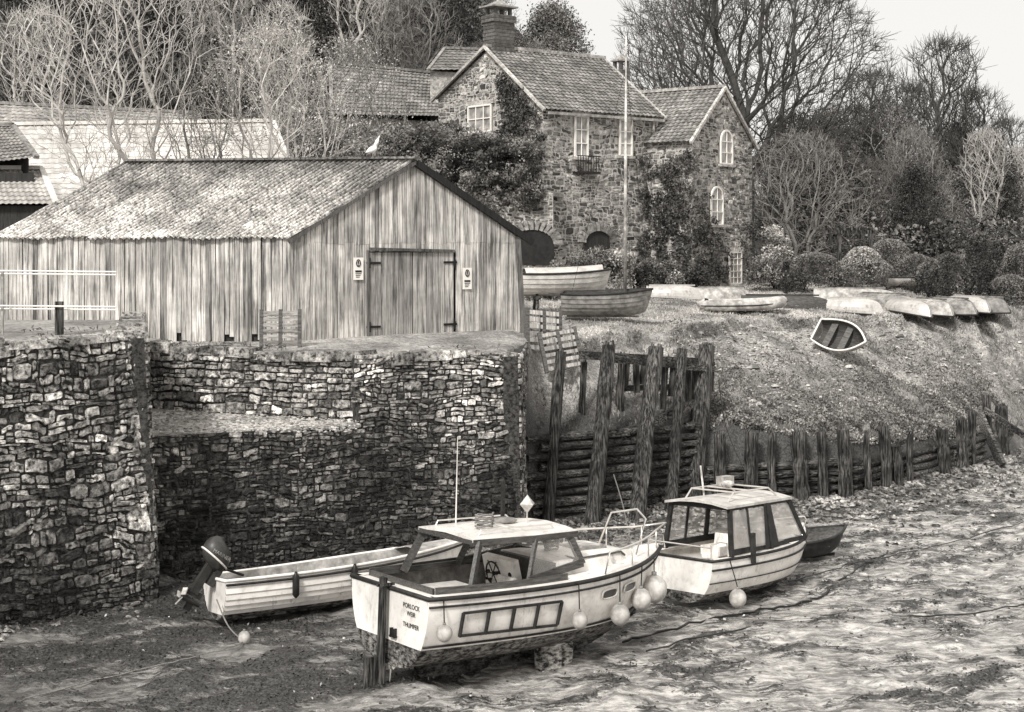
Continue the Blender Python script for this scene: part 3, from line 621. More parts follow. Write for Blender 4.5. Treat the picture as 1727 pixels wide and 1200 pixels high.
# ---------------- vegetation
def ray(px,d): return (px-CX)/F*d
def leafthing(name,label,cat,cen,rad,per,size,mt,group=None,flat=0,squash=.8):
    p,t=clumps(cen,rad,per,squash);c=np.asarray(cen);o=(c[:,0].mean(),c[:,1].mean(),c[:,2].min())
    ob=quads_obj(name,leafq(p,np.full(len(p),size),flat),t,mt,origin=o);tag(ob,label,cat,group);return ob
def wallivy(label,P,u,n,poly,cnt,size,mt='leafd',thr=.36):
    pts=[]
    xs=[p[0] for p in poly];ys=[p[1] for p in poly]
    def inside(x,y):
        c=False;j=len(poly)-1
        for i in range(len(poly)):
            if (poly[i][1]>y)!=(poly[j][1]>y) and x<(poly[j][0]-poly[i][0])*(y-poly[i][1])/(poly[j][1]-poly[i][1])+poly[i][0]:c=not c
            j=i
        return c
    while len(pts)<cnt:
        x=R.uniform(min(xs)-12,max(xs)+12);y=R.uniform(min(ys)-12,max(ys)+12)
        jx=x+26*(float(vn(x*.07,y*.07,2))-.5);jy=y+30*(float(vn(x*.06,y*.06,4))-.5)
        if inside(jx,jy) and float(fbm(x*.09,y*.07,6))>thr+R.uniform(-.08,.08):
            t,zz=onwall(P,u,x,y);q=P+u*t+n*R.uniform(.06,.28);pts.append((q.x,q.y,zz))
    pts=np.array(pts);tint=.3+2.0*fbm(pts[:,0]*2.5,pts[:,2]*2.5,3)
    o=quads_obj('ivy',leafq(pts,np.full(len(pts),size)),tint,mt,origin=(pts[:,0].mean(),pts[:,1].mean(),pts[:,2].min()));tag(o,label,'climbing plant','ivy on the stone houses')
wallivy('dark ivy climbing the gable',A,g1,ng,[(838,130),(862,118),(905,170),(918,235),(835,235),(850,180)],2600,.058)
wallivy('dark creeper covering the corner between houses',A,u1,n1,[(1068,265),(1120,245),(1125,480),(1060,480),(1085,380)],2800,.06)
wallivy('dense dark ivy on side wall',A2,s2,ns,[(1108,270),(1168,262),(1172,480),(1100,480)],3800,.062)
wallivy('ivy creeping up gabled house front',A2,g2,n2,[(1166,330),(1180,320),(1200,400),(1222,430),(1222,480),(1166,480)],1700,.06)
wallivy('thin ivy on stone corner',A2,g2,n2,[(1250,380),(1282,360),(1282,480),(1252,480)],700,.06)
wallivy('hanging creeper on terrace wall',P,ut,nt_,[(680,310),(925,300),(905,345),(850,350),(800,375),(700,420),(680,420)],3600,.06,'hedge')
cen=[];rad=[]
for i in range(210):
    px=R.uniform(640,908);top=np.interp(px,[640,720,800,908],[236,206,222,240]);y=R.uniform(top,340);d=R.uniform(51.0,53.5)
    w=W(px,y,d);cen.append(tuple(w));rad.append(R.uniform(.2,.6))
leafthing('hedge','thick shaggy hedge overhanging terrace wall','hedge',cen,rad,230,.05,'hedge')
cen=[];rad=[]
for i in range(60):
    px=R.uniform(515,700);w=W(px,R.uniform(215,300),R.uniform(49,56));cen.append(tuple(w));rad.append(R.uniform(.3,.8))
leafthing('shrub','mixed dark shrubs behind the shed','bush',cen,rad,200,.055,'leafm')
def bush(px,d,w,h,mt,label,name='shrub',per=170,size=.045,group='garden shrubs'):
    x=ray(px,d);zz=float(H(x,d));cen=[];rad=[]
    for i in range(18):
        a=R.uniform(0,2*pi);e=R.uniform(0,1);r=w/2*.7
        cen.append((x+math.cos(a)*r*math.sqrt(1-e*e*.8)*R.uniform(.5,1),d+math.sin(a)*r*.8,zz+h*(.15+.65*e)));rad.append(w*.18*R.uniform(.6,1.4)+.1)
    return leafthing(name,label,'bush',cen,rad,per,size,mt,group)
for px,d,w,h,mt,l in [(1045,50,1.6,1.9,'leafl','pale rounded shrub by house wall'),(1090,52,1.2,1.4,'leafd','dark round shrub by house'),(1290,55,2.,1.3,'leafm','low shrub beside stone doorway'),
 (1350,62,3,3,'thick','tangled shrub beside house'),(1420,66,3,2.8,'thick','tangled twiggy garden shrub'),(1500,64,3.,2.6,'thick','loose grey garden shrub'),
 (1660,66,4,3.,'thick','large rounded garden shrub'),(1715,64,3,2.2,'thick','mid-toned shrub at lawn edge'),(1560,72,4,3.4,'thick','tall tangled garden shrub'),(1620,74,4,3.6,'thick','tall tangled garden shrub'),
 (900,46.5,1.8,1.0,'leafl','pale low shrubs in front of terrace arch'),(945,47,2.0,1.1,'leafm','low shrubs in front of terrace arch'),(985,49,1.8,1.7,'leafm','low shrubs in front of terrace arch'),(1012,50,1.6,1.8,'leafm','shrubs growing against house wall'),(1180,53.6,1.4,1.,'leafd','dark shrub at wall foot'),(1130,53,1.6,1.2,'leafm','dark shrub at wall foot'),(1310,57,1.6,3.,'leafl','feathery upright garden shrub')]:
    bush(px,d,w,h,mt,l)
def dome(px,d,w,h,mt,label,k=.35,n=5600,size=.04,nm='topiary_bush',tk=1.):
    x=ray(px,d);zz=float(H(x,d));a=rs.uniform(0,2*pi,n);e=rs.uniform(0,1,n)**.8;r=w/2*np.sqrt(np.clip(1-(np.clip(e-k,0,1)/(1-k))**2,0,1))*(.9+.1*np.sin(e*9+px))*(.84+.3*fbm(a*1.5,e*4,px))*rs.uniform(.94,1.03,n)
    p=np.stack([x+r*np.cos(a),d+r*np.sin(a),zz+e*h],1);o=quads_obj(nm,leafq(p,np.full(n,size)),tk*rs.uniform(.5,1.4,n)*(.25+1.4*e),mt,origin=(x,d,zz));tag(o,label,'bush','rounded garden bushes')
for px,d,w,h,mt,tk in[(1375,54,2.7,1.6,'leafm',.6),(1330,56,1.5,1.2,'leafd',1.3),(1455,57,2.3,1.75,'leafl',.6),(1425,55,1.3,1.0,'leafm',.7),(1500,60,2.4,2.0,'leafm',.8),(1545,58,1.8,1.5,'leafm',.7),(1600,53,1.9,1.8,'leafd',1.4),(1680,55,1.6,2.2,'leafd',1.4),(1720,54,1.9,2.1,'leafm',.6),(1572,55,1.4,1.5,'leafd',1.6),(1704,52,1.6,1.1,'leafm',.7),(1640,58,2.2,1.6,'leafm',.8),(1405,60,2.,2.2,'leafm',.8),(1095,51,1.3,1.3,'leafd',1.5)]:
    dome(px,d,w,h,mt,'rounded clipped garden bush behind boats' if h<1.8 else 'tall rounded clipped garden bush',tk=tk)
dome(1650,53,1.1,2.6,'leafd','tall dark clipped topiary on the lawn',.5,tk=1.3)
pg=thing('pergola','dark timber garden pergola among shrubs','pergola',(ray(1440,58),58,4.7))
for px in(1415,1468):
    for d in(58,59.5): bm1('post','timber',pg,(ray(px,58),d,4.6),(ray(px,58),d,6.65),.14,.14)
mb=MB()
for d in(58,59.5): mb.beam((ray(1405,58),d,6.72),(ray(1478,58),d,6.72),.12,.14)
for i in range(6): x=ray(1410+12*i,58);mb.beam((x,57.7,6.84),(x,59.8,6.84),.07,.1)
mb.obj('top_frame','timber',pg,True)
def segmesh(segs,n=3):
    a=np.array(segs);p0=a[:,0:3];p1=a[:,3:6];r0=a[:,6];r1=a[:,7];d=p1-p0;d/=np.linalg.norm(d,axis=1)[:,None]+1e-9
    up=np.where(np.abs(d[:,2:3])>.9,np.array([[0,1.,0]]),np.array([[0,0,1.]]));sx=np.cross(d,up);sx/=np.linalg.norm(sx,axis=1)[:,None];uz=np.cross(sx,d);out=[]
    for j in range(n):
        a0=2*pi*j/n;a1=2*pi*(j+1)/n;o0=sx*math.cos(a0)+uz*math.sin(a0);o1=sx*math.cos(a1)+uz*math.sin(a1)
        out.append(np.stack([p0+o0*r0[:,None],p0+o1*r0[:,None],p1+o1*r1[:,None],p1+o0*r1[:,None]],1))
    return np.concatenate(out,0).reshape(-1,3)
def grow(seed,h,w,bh,N_,bf=.35,shape='round',minr=.01,ex=2.2,stems=1,depth=.85,tw=3,twl=.45,rmax=9.,sprd=.25,upb=.5):
    """tree by joining crown points to the nearest branch, weighed by path length from the root"""
    q=np.random.RandomState(seed)
    t=q.uniform(0,1,N_)**(.8)
    if shape=='round': Rr=w/2*np.sin(pi*np.clip(t*.86+.12,0,1)**.9)**.55
    elif shape=='fan': Rr=w/2*(.22+.78*t**.7)*np.sqrt(np.clip(1-t**5,0,1))
    else: Rr=w/2*np.sqrt(np.clip(1-t**2,0,1))
    a=q.uniform(0,2*pi,N_);Rr=Rr*(.8+.35*vn(a*1.3,t*3,seed));r=Rr*q.uniform(0,1,N_)**.42
    P=np.stack([r*np.cos(a),r*np.sin(a)*depth,bh+t*(h-bh)],1)
    nodes=[];par=[];path=[]
    for s in range(stems):
        an=2*pi*s/stems+q.uniform(0,1);k=max(3,int(bh/.45));ln=sprd*(stems>1)
        for i in range(k+1):
            f=i/k;off=ln*bh*f*f;nodes.append((math.cos(an)*(off+.12*(stems>1))+.04*math.sin(i),math.sin(an)*(off+.12*(stems>1)),-.2+f*(bh*1.05+.2)))
            par.append(-1 if i==0 else len(nodes)-2);path.append(0 if i==0 else path[-1]+bh/k)
    n0=len(nodes);NN=np.zeros((n0+N_,3));NN[:n0]=nodes;PA=np.full(n0+N_,-1);PA[:n0]=par;PL=np.zeros(n0+N_);PL[:n0]=path
    tops=NN[:n0][NN[:n0,2]>=bh*.9];dm=np.min(np.linalg.norm(P[:,None]-tops[None],axis=2),axis=1);P=P[np.argsort(dm)];cnt=n0
    for p in P:
        d=np.sqrt(((NN[:cnt]-p)**2).sum(1));c=d+bf*PL[:cnt]+np.where(NN[:cnt,2]>p[2]+.2,.6*d,0)+np.where(NN[:cnt,2]<bh*.45,9,0)
        j=int(np.argmin(c));NN[cnt]=p;PA[cnt]=j;PL[cnt]=PL[j]+d[j];cnt+=1
    n=cnt;ch=np.zeros(n);cs=np.zeros((n,3))
    for it in range(3):
        ch[:]=0;cs[:]=0;m=PA>=0;np.add.at(ch,PA[m],1);np.add.at(cs,PA[m],NN[m])
        mv=(ch>0)&(PA>=0);mv[:n0]=False;NN[mv]=.45*NN[mv]+.27*NN[PA[mv]]+.28*(cs[mv]/ch[mv][:,None])
    rr=np.zeros(n);acc=np.zeros(n)
    for i in range(n-1,-1,-1):
        rr[i]=max(minr,acc[i]**(1/ex)) if acc[i]>0 else minr
        if PA[i]>=0: acc[PA[i]]+=rr[i]**ex
    rr=np.minimum(rr,rmax);rr[:n0]*=np.linspace(1.25,1,n0) if stems==1 else 1
    th=[];tn=[]
    for i in range(n):
        j=PA[i]
        if j<0: continue
        s=(*NN[j],*NN[i],min(rr[j],rr[i]*1.35),rr[i]);(th if rr[i]>.035 else tn).append(s)
    leaf=np.where(ch==0)[0];tips=[]
    for i in leaf:
        d=NN[i]-NN[PA[i]];d=d/(np.linalg.norm(d)+1e-6)
        for k in range(tw):
            dd=d+q.normal(size=3)*.5+np.array([0,0,upb*.4]);dd/=np.linalg.norm(dd);L=twl*q.uniform(.5,1.2);m_=NN[i]+dd*L*.5;e_=m_+(dd+q.normal(size=3)*.25+np.array([0,0,upb*.3]))*L*.5
            tn.append((*NN[i],*m_,minr*.9,minr*.8));tn.append((*m_,*e_,minr*.8,minr*.5));tips.append(e_)
    return th,tn,np.array(tips)
def maketree(loc,label,gen,bark,leaf=None,nleaf=0,lsize=.06,group=None,name='bare_tree',rad=None):
    th,tn,tips=gen;e=thing(name,label,'tree',loc,group=group)
    q=segmesh(th,6);quads_obj('trunk',q,np.ones(len(q)//4),bark,e)
    q=segmesh(tn,3);ti=rs.uniform(.7,1.3,len(q)//4)
    if nleaf:
        c=tips[rs.randint(0,len(tips),nleaf)]+rs.normal(size=(nleaf,3))*(rad or .18);lq=leafq(c,np.full(nleaf,lsize));mt=[bark,leaf];n0=len(q)//4
        co=np.concatenate([q,lq]);n=len(co)//4;me=mkmesh('crown',co,np.arange(n*4),np.arange(n)*4,np.full(n,4),np.concatenate([ti,rs.uniform(.5,1.4,nleaf)]),mt,np.concatenate([np.zeros(n0),np.ones(nleaf)]))
        o=bpy.data.objects.new('crown',me);link(o);o.parent=e
    else: quads_obj('crown',q,ti,bark,e)
    return e
def base(px,d): x=ray(px,d);return (x,d,float(H(x,d))-.1)
maketree(base(190,41),'bare pale-barked tree spreading behind shed',grow(11,10.,7.4,3.2,1500,.3,'fan',.0085,2.3,stems=4,twl=.5),'barkl')
maketree(base(455,44),'tree with sparse pale spring leaves behind shed',grow(3,8.3,5.6,3.4,1100,.35,'round',.008,2.3,stems=3,twl=.35),'barkl','leafl',6500,.036,rad=.12)
maketree(base(590,57),'slender tree with pale buds before tiled cottage',grow(9,9.6,5.2,4.,900,.35,'round',.009,2.3,stems=3,twl=.35),'barkm','leafl',3600,.04,rad=.14)
maketree(base(335,43.5),'bare slender tree behind shed',grow(8,7.6,3.6,3.,600,.3,'fan',.008,2.3,stems=2,twl=.4),'barkm')
maketree(base(1258,68),'large spreading bare tree rising behind house',grow(21,16.,12.6,5.2,4600,.42,'round',.0125,2.2,tw=6,twl=.75,depth=.9),'barkd')
maketree(base(1350,60),'low tangled bare shrub tree beside house',grow(5,6.3,6.,1.2,1500,.35,'round',.01,2.4,stems=4,twl=.5,upb=-.4),'barkm')
maketree(base(1140,74),'bare tree behind the house roofs',grow(15,13,7.,6.,1300,.35,'fan',.012,2.3,stems=2,twl=.5),'barkm')
protos=[]
G='trees on the wooded hillside'
protos.append(maketree(base(700,78),'bare grey woodland tree on hillside',grow(31,9,5.6,3.,1000,.35,'round',.014,2.3,twl=.5),'barkm',group=G))
protos.append(maketree(base(60,70),'bare upright woodland tree on hillside',grow(32,10,5.4,3.,1000,.3,'fan',.015,2.3,stems=3,twl=.6),'barkl',group=G))
protos.append(maketree(base(240,66),'ivy covered dark tree on hillside',grow(33,9,5.6,1.6,500,.35,'round',.02,2.2,twl=.4),'barkd','leafd',11000,.09,group=G,name='leafy_tree',rad=.4))
protos.append(maketree(base(1500,80),'thicket tree with fine mid-grey twigs',grow(34,8.5,6.,1.5,1200,.35,'round',.014,2.3,stems=3,twl=.5),'barkm','thick',5000,.07,group=G,name='leafy_tree',rad=.3))
protos.append(maketree(base(930,112),'rounded evergreen tree on hillside',grow(35,7,6.,1.2,500,.35,'dome',.02,2.2,twl=.4),'barkd','leafm',14000,.1,group=G,name='leafy_tree',rad=.4))
protos.append(maketree(base(1475,86),'tall dark bare tree against the sky',grow(36,11,6.,3.,1400,.3,'fan',.015,2.25,stems=1,tw=4,twl=.8),'barkd',group=G))
def cp(e,loc,rz_,s):
    o=e.copy();link(o);o.location=loc;o.rotation_euler=(0,0,rz_);o.scale=(s,s,s*R.uniform(.9,1.15))
    for c in e.children: k=c.copy();link(k);k.parent=o
spots=[]
for i in range(64): spots.append((R.uniform(-60,1060),R.uniform(70,112)))
for i in range(44): spots.append((R.uniform(1300,1800),R.uniform(72,105)))
for i,(px,d) in enumerate(spots):
    if px<1080:
        k=R.choice([0,1,2,0,0,1,1]);sc=R.uniform(.75,1.15)
        if px<360 and R.random()<.45:k=2
        if px>800:k=R.choice([3,4,4,0]);sc=R.uniform(.5,.72);d=max(d,88)
    else:k=R.choice([0,3,1,0,4,3,2]);sc=R.uniform(.5,.85)
    cp(protos[k],base(px,d),R.uniform(0,6.28),sc)
for px,d,sc in((1592,90,1.15),(1540,84,.8),(1650,88,.85),(1440,80,.8),(1700,90,.7)): cp(protos[5],base(px,d),px,sc)
n=900;px=rs.uniform(-150,1150,n);d=rs.uniform(60,120,n);x=(px-CX)/F*d;ok=~((px>540)&(px<1100)&(d<74));x=x[ok];d=d[ok]
cen=np.stack([x,d,H(x,d)+rs.uniform(.2,1.6,len(x))],1);p,t=clumps(cen,rs.uniform(.8,1.9,len(x)),90,.8)
o=quads_obj('woodland_undergrowth',leafq(p,np.full(len(p),.18)),t,'under');o['kind']='stuff';o['label']='dense brambles and brush covering the hillside'
n=420;px=rs.uniform(1290,1900,n);d=rs.uniform(68,110,n);x=(px-CX)/F*d
cen=np.stack([x,d,H(x,d)+rs.uniform(.2,2.2,n)],1);p,t=clumps(cen,rs.uniform(.7,1.5,n),110,.8)
o=quads_obj('thicket',leafq(p,np.full(len(p),.11)),t*1.1,'thick');o['kind']='stuff';o['label']='dense scrub behind the shore garden'
n=130000;x=rs.uniform(.4,24,n);y=rs.uniform(31,60,n);ok=(y>YL(x)+.15)&(fbm(x*.7,y*.7,40)>.34)&~((fbm(x*.35,y*.35,44)<.52)&(y<YEn(x)-.1)&(y>YL(x)+2.2)&(x>4));x=x[ok];y=y[ok];n=len(x)
hh=rs.uniform(.02,.08,n)*(.6+fbm(x,y,41))*np.where(y<YEn(x),1.7,1);a=rs.uniform(0,2*pi,n);z0=Hn(x,y)-.02;w=.02
c,s_=np.cos(a)*w,np.sin(a)*w;lx=rs.normal(size=n)*.04;ly=rs.normal(size=n)*.04
q=np.stack([np.stack([x-c,y-s_,z0],1),np.stack([x+c,y+s_,z0],1),np.stack([x+lx+c*.2,y+ly,z0+hh],1),np.stack([x+lx-c*.2,y+ly,z0+hh*.95],1)],1)
o=quads_obj('grass',q,rs.uniform(.5,1.3,n)*np.where(y<YEn(x),.6,1.1)*(.6+.8*fbm(x*1.2,y*1.2,47)),'grass');o['kind']='stuff';o['label']='rough grass on the bank'
n=16000;x=rs.uniform(1.2,17,n);ok=LIP(x)>.18;x=x[ok];n=len(x);ye=YEn(x);y=ye+rs.uniform(-.2,.35,n);z0=Hn(x,y)
o=quads_obj('turf_edge',leafq(np.stack([x,y,z0-rs.uniform(-.03,.1,n)],1),np.full(n,.06),0,.2),rs.uniform(.15,1.1,n),'grass');o['kind']='stuff';o['label']='tufted turf lip above the shingle'
n=50000;x=rs.uniform(4.3,15,n);y=YL(x)+rs.exponential(1.5,n)+.05;z0=Hn(x,y)+rs.uniform(0,.16,n);ok=fbm(x*1.5,y*1.5,90)>.38;x,y,z0=x[ok],y[ok],z0[ok];n=len(x)
o=quads_obj('salt_marsh_plants',leafq(np.stack([x,y,z0],1),np.full(n,.034)),rs.uniform(.4,1.5,n),'shore');o['kind']='stuff';o['label']='scrubby shore plants above timber revetment'
mz=lambda x,y:H(x,y)+mudn(x,y)+.04*(WM(x,y)>.58)
n=170000;x=rs.uniform(-9,18,n);y=rs.uniform(17,44,n);dd=YL(x)-y
ok=(dd>.1)&(WM(x,y)>.59+rs.uniform(-.03,.03,n));x=x[ok];y=y[ok];n=len(x)
o=quads_obj('seaweed',leafq(np.stack([x,y,mz(x,y)+rs.uniform(-.01,.03,n)],1),np.full(n,.024),.5,.5),rs.uniform(.4,2.6,n),'weed');o['kind']='stuff';o['label']='dark seaweed strewn over the mud'
def pebbles(name,x,y,z0,s,label,mt='peb'):
    n=len(x);base_=np.array([[1,0,0],[.3,.95,.1],[-.8,.6,0],[-.8,-.6,.1],[.3,-.95,0],[.5,.1,.7],[-.4,.3,.65],[-.2,-.5,.7]])
    fs=np.array([[0,1,5],[1,2,6],[2,3,6],[3,7,6],[3,4,7],[4,0,5],[4,5,7],[5,6,7],[1,6,5]])
    a=rs.uniform(0,6.28,n);b=np.tile(base_,(n,1,1))*(s[:,None,None])*rs.uniform(.6,1.3,(n,8,1));b[:,:,2]*=.8
    bx=b[:,:,0]*np.cos(a)[:,None]-b[:,:,1]*np.sin(a)[:,None];by=b[:,:,0]*np.sin(a)[:,None]+b[:,:,1]*np.cos(a)[:,None]
    co=np.stack([bx+x[:,None],by+y[:,None],b[:,:,2]+z0[:,None]],2).reshape(-1,3)
    ff=(fs[None]+8*np.arange(n)[:,None,None]).reshape(-1,3);m=len(ff)
    me=mkmesh(name,co,ff.ravel(),np.arange(m)*3,np.full(m,3),np.repeat(rs.uniform(.3,1.5,n),9),mt);o=bpy.data.objects.new(name,me);link(o);o['kind']='stuff';o['label']=label
n=34000;x=rs.uniform(3,20,n);y=rs.uniform(34,52,n);ok=(y>YL(x)+1.6)&(y<YEn(x)+.1)&(fbm(x*.35,y*.35,44)<.56);x=x[ok];y=y[ok];pebbles('shingle',x,y,Hn(x,y)-.005,.012+rs.exponential(.02,len(x)),'loose stones on the bank slope')
n=5200;x=rs.uniform(-9,16,n);y=YL(x)-rs.exponential(1.1,n)-.2;ok=~((x>-8.5)&(x<-3)&(y>26.6));x=x[ok];y=y[ok]
ya=np.where(x<-6.3,20.9+(x+11)*.99-.15-rs.exponential(.6,len(x)),y);ya=np.where((x>=-6.3)&(x<0.2),26.9+(x+6.6)*.41-.1-rs.exponential(.5,len(x)),ya)
pebbles('rubble',x,ya,mz(x,ya),rs.uniform(.03,.12,len(x)),'small stones at foot of walls and posts','stone')
n=3500;x=rs.uniform(-3,16,n);y=rs.uniform(18,40,n);ok=y<YL(x)-.4;x=x[ok];y=y[ok];pebbles('mud_stones',x,y,mz(x,y),rs.uniform(.012,.04,len(x)),'scattered small stones in the mud','stone')
n=1500;x=rs.uniform(-7.5,-3,n);y=rs.uniform(27,31,n);pebbles('ledge_gravel',x,np.minimum(y,31.0-(x+8)*.4),np.full(n,2.8),rs.uniform(.02,.05,n),'gravel on the ledge')
x=np.concatenate([rs.uniform(-8,-.2,1500),rs.uniform(-9,-6.8,300)]);y=np.concatenate([np.interp(x[:1500],[-8,-3,.2],[31.3,29.3,30.2])+rs.normal(size=1500)*.12,rs.uniform(24,27,300)])
ok=fbm(x*1.6,y*1.6,150)>.5;x=x[ok];y=y[ok];zz=np.where((y<27.5),4.75,4.13)
o=quads_obj('wall_weeds',leafq(np.stack([x,y,zz+rs.uniform(0,.12,len(x))],1),np.full(len(x),.045),0,.3),rs.uniform(.4,1.3,len(x)),'leafm');o['kind']='stuff';o['label']='small weeds along the quay coping'
# ---------------- timber posts
def post(p0,p1,r,label,name='timber_post',group='old timber posts',mt='timber'):
    p0=V(p0);p1=V(p1);mb=MB();k=9;pts=[];rad=[];bx,by=R.uniform(-.04,.04),R.uniform(-.04,.04)
    for i in range(k+1):
        f=i/k;pts.append(p0.lerp(p1,f)+V((R.uniform(-.006,.006)+bx*math.sin(f*3),R.uniform(-.006,.006)+by*math.sin(f*3),0)));rad.append(r*R.uniform(.93,1.06)*(1.08-.16*f))
    mb.tube(pts,rad,10,jit=.09,t=R.uniform(.8,1.3))
    top=pts[-1]
    for j in range(4): a=R.uniform(0,6.28);mb.box(top+V((math.cos(a)*r*.5,math.sin(a)*r*.5,R.uniform(-.02,.03))),(r*.5,r*.5,R.uniform(.05,.2)),Matrix.Rotation(a,3,'Z'),t=1.3,taper=.5)
    o=mb.obj(name,mt,origin=p0);tag(o,label,'post',group);return o
for (tx,ty,bx,by,w,d,d2) in [(947,592,925,868,19,32.2,31.8),(1027,582,996,892,26,32.6,31.9),(1107,585,1073,880,28,33.3,32.4),(1150,588,1130,858,19,34,33.2),(1193,582,1168,845,30,34.6,34.0),(1180,600,1158,830,16,35.2,34.8),(1100,600,1092,800,12,34.6,34.6),(1050,600,1045,790,14,34,34),(985,610,975,800,12,33.3,33.3)]:
    post(W(bx,by,d2)-V((0,0,.15)),W(tx,ty,d),w/2400*d/2,'tall leaning weathered timber jetty pile','jetty_pile','tall timber jetty piles')
def plankth(a,b,w,h,label,name='timber_beam',group='jetty cross timbers',mt='log',t=1.):
    a=V(a);b=V(b);mb=MB();k=5
    for i in range(k):
        p=a.lerp(b,i/k);q=a.lerp(b,(i+1)/k);mb.beam(p+V((0,0,R.uniform(-.008,.008))),q+V((0,0,R.uniform(-.008,.008))),w*R.uniform(.92,1.06),h*R.uniform(.92,1.06),t*R.uniform(.8,1.2))
    o=mb.obj(name,mt,origin=a);tag(o,label,'timber',group)
plankth(W(978,598,33),W(1202,612,34.8),.12,.2,'top rail timber tying jetty piles')
plankth(W(1035,607,33.0),W(1205,622,34.5),.1,.14,'second rail timber tying jetty piles')
plankth(W(905,738,32.2),W(1060,728,33),.14,.17,'slanted timber brace across jetty',t=1.6)
plankth(W(1045,735,33),W(1172,678,34.4),.14,.2,'slanted timber brace across jetty',t=1.6)
plankth(W(1040,655,34),W(1190,650,35.2),.1,.14,'low rail behind jetty piles')
for i,(px,y0,y1) in enumerate([(1058,600,650),(1072,604,662),(1088,600,648),(1122,612,690),(1137,606,668),(1160,612,690),(1172,612,676),(1020,600,640),(1200,610,660)]):
    mb=MB();a=W(px,y0,34.1+i*.06);b=W(px+R.uniform(-6,3),y1,34.1+i*.06);mb.beam(a,b,.16,.05,R.uniform(.8,1.4));o=mb.obj('fence_board','timber',origin=b);tag(o,'short vertical weathered board hanging from jetty rail','board','boards on jetty rail')
def logrun(x0,x1,rows,zt,off,rr=.085):
    for k in range(rows):
        zz=.12+k*(zt-.12)/max(rows-1,1);xx=x0+R.uniform(-.1,.3)
        while xx<x1-.2:
            l=min(R.uniform(2.2,4),x1-xx)+R.uniform(-.1,.1);mb=MB();pts=[];rad=[];sl=R.uniform(-.05,.05);r_=rr*R.uniform(.8,1.25)
            for i in range(7): x=xx+l*i/6;pts.append((x,float(YL(x))-off+R.uniform(-.03,.03),zz+sl*(i/6-.5)+R.uniform(-.02,.02)));rad.append(r_*R.uniform(.85,1.15))
            mb.tube(pts,rad,8,jit=.1,t=R.uniform(.6,1.6));o=mb.obj('revetment_log','log',origin=pts[0]);tag(o,'weathered horizontal log holding back the bank','log','revetment logs');xx+=l-.1
logrun(.35,4.6,10,1.98,.14);logrun(4.6,8.7,5,.95,.12);logrun(8.7,13.3,5,.85,.12)
for px,y0,y1,w in[(1215,732,852,22),(1268,728,858,24),(1303,730,845,15),(1352,728,856,26),(1386,728,850,18),(1425,724,850,24),(1466,732,845,12),(1491,718,832,20),(1512,752,838,18),(1534,732,828,12),(1592,724,812,22),(1622,708,806,20),(1638,694,790,14),(1662,666,762,15),(1690,684,765,22)]:
    d=CH*2400/(y1-HY);x=ray(px,d);d=float(YL(x))-.34;x=ray(px,d);zt=CH-(y0-HY)/F*d
    post((x+.03,d,-.1),(x+R.uniform(-.06,.06),d+.05,zt),w/2400*d/2,'short weathered round post of timber revetment','revetment_post','revetment posts')
plankth(W(1652,700,40.6),W(1690,785,39.6),.1,.3,'broken plank leaning on revetment end',name='broken_plank',group='broken planks',t=1.4)
plankth(W(1660,690,41),W(1760,755,39.8),.1,.16,'broken plank leaning on revetment end',name='broken_plank',group='broken planks',t=1.)
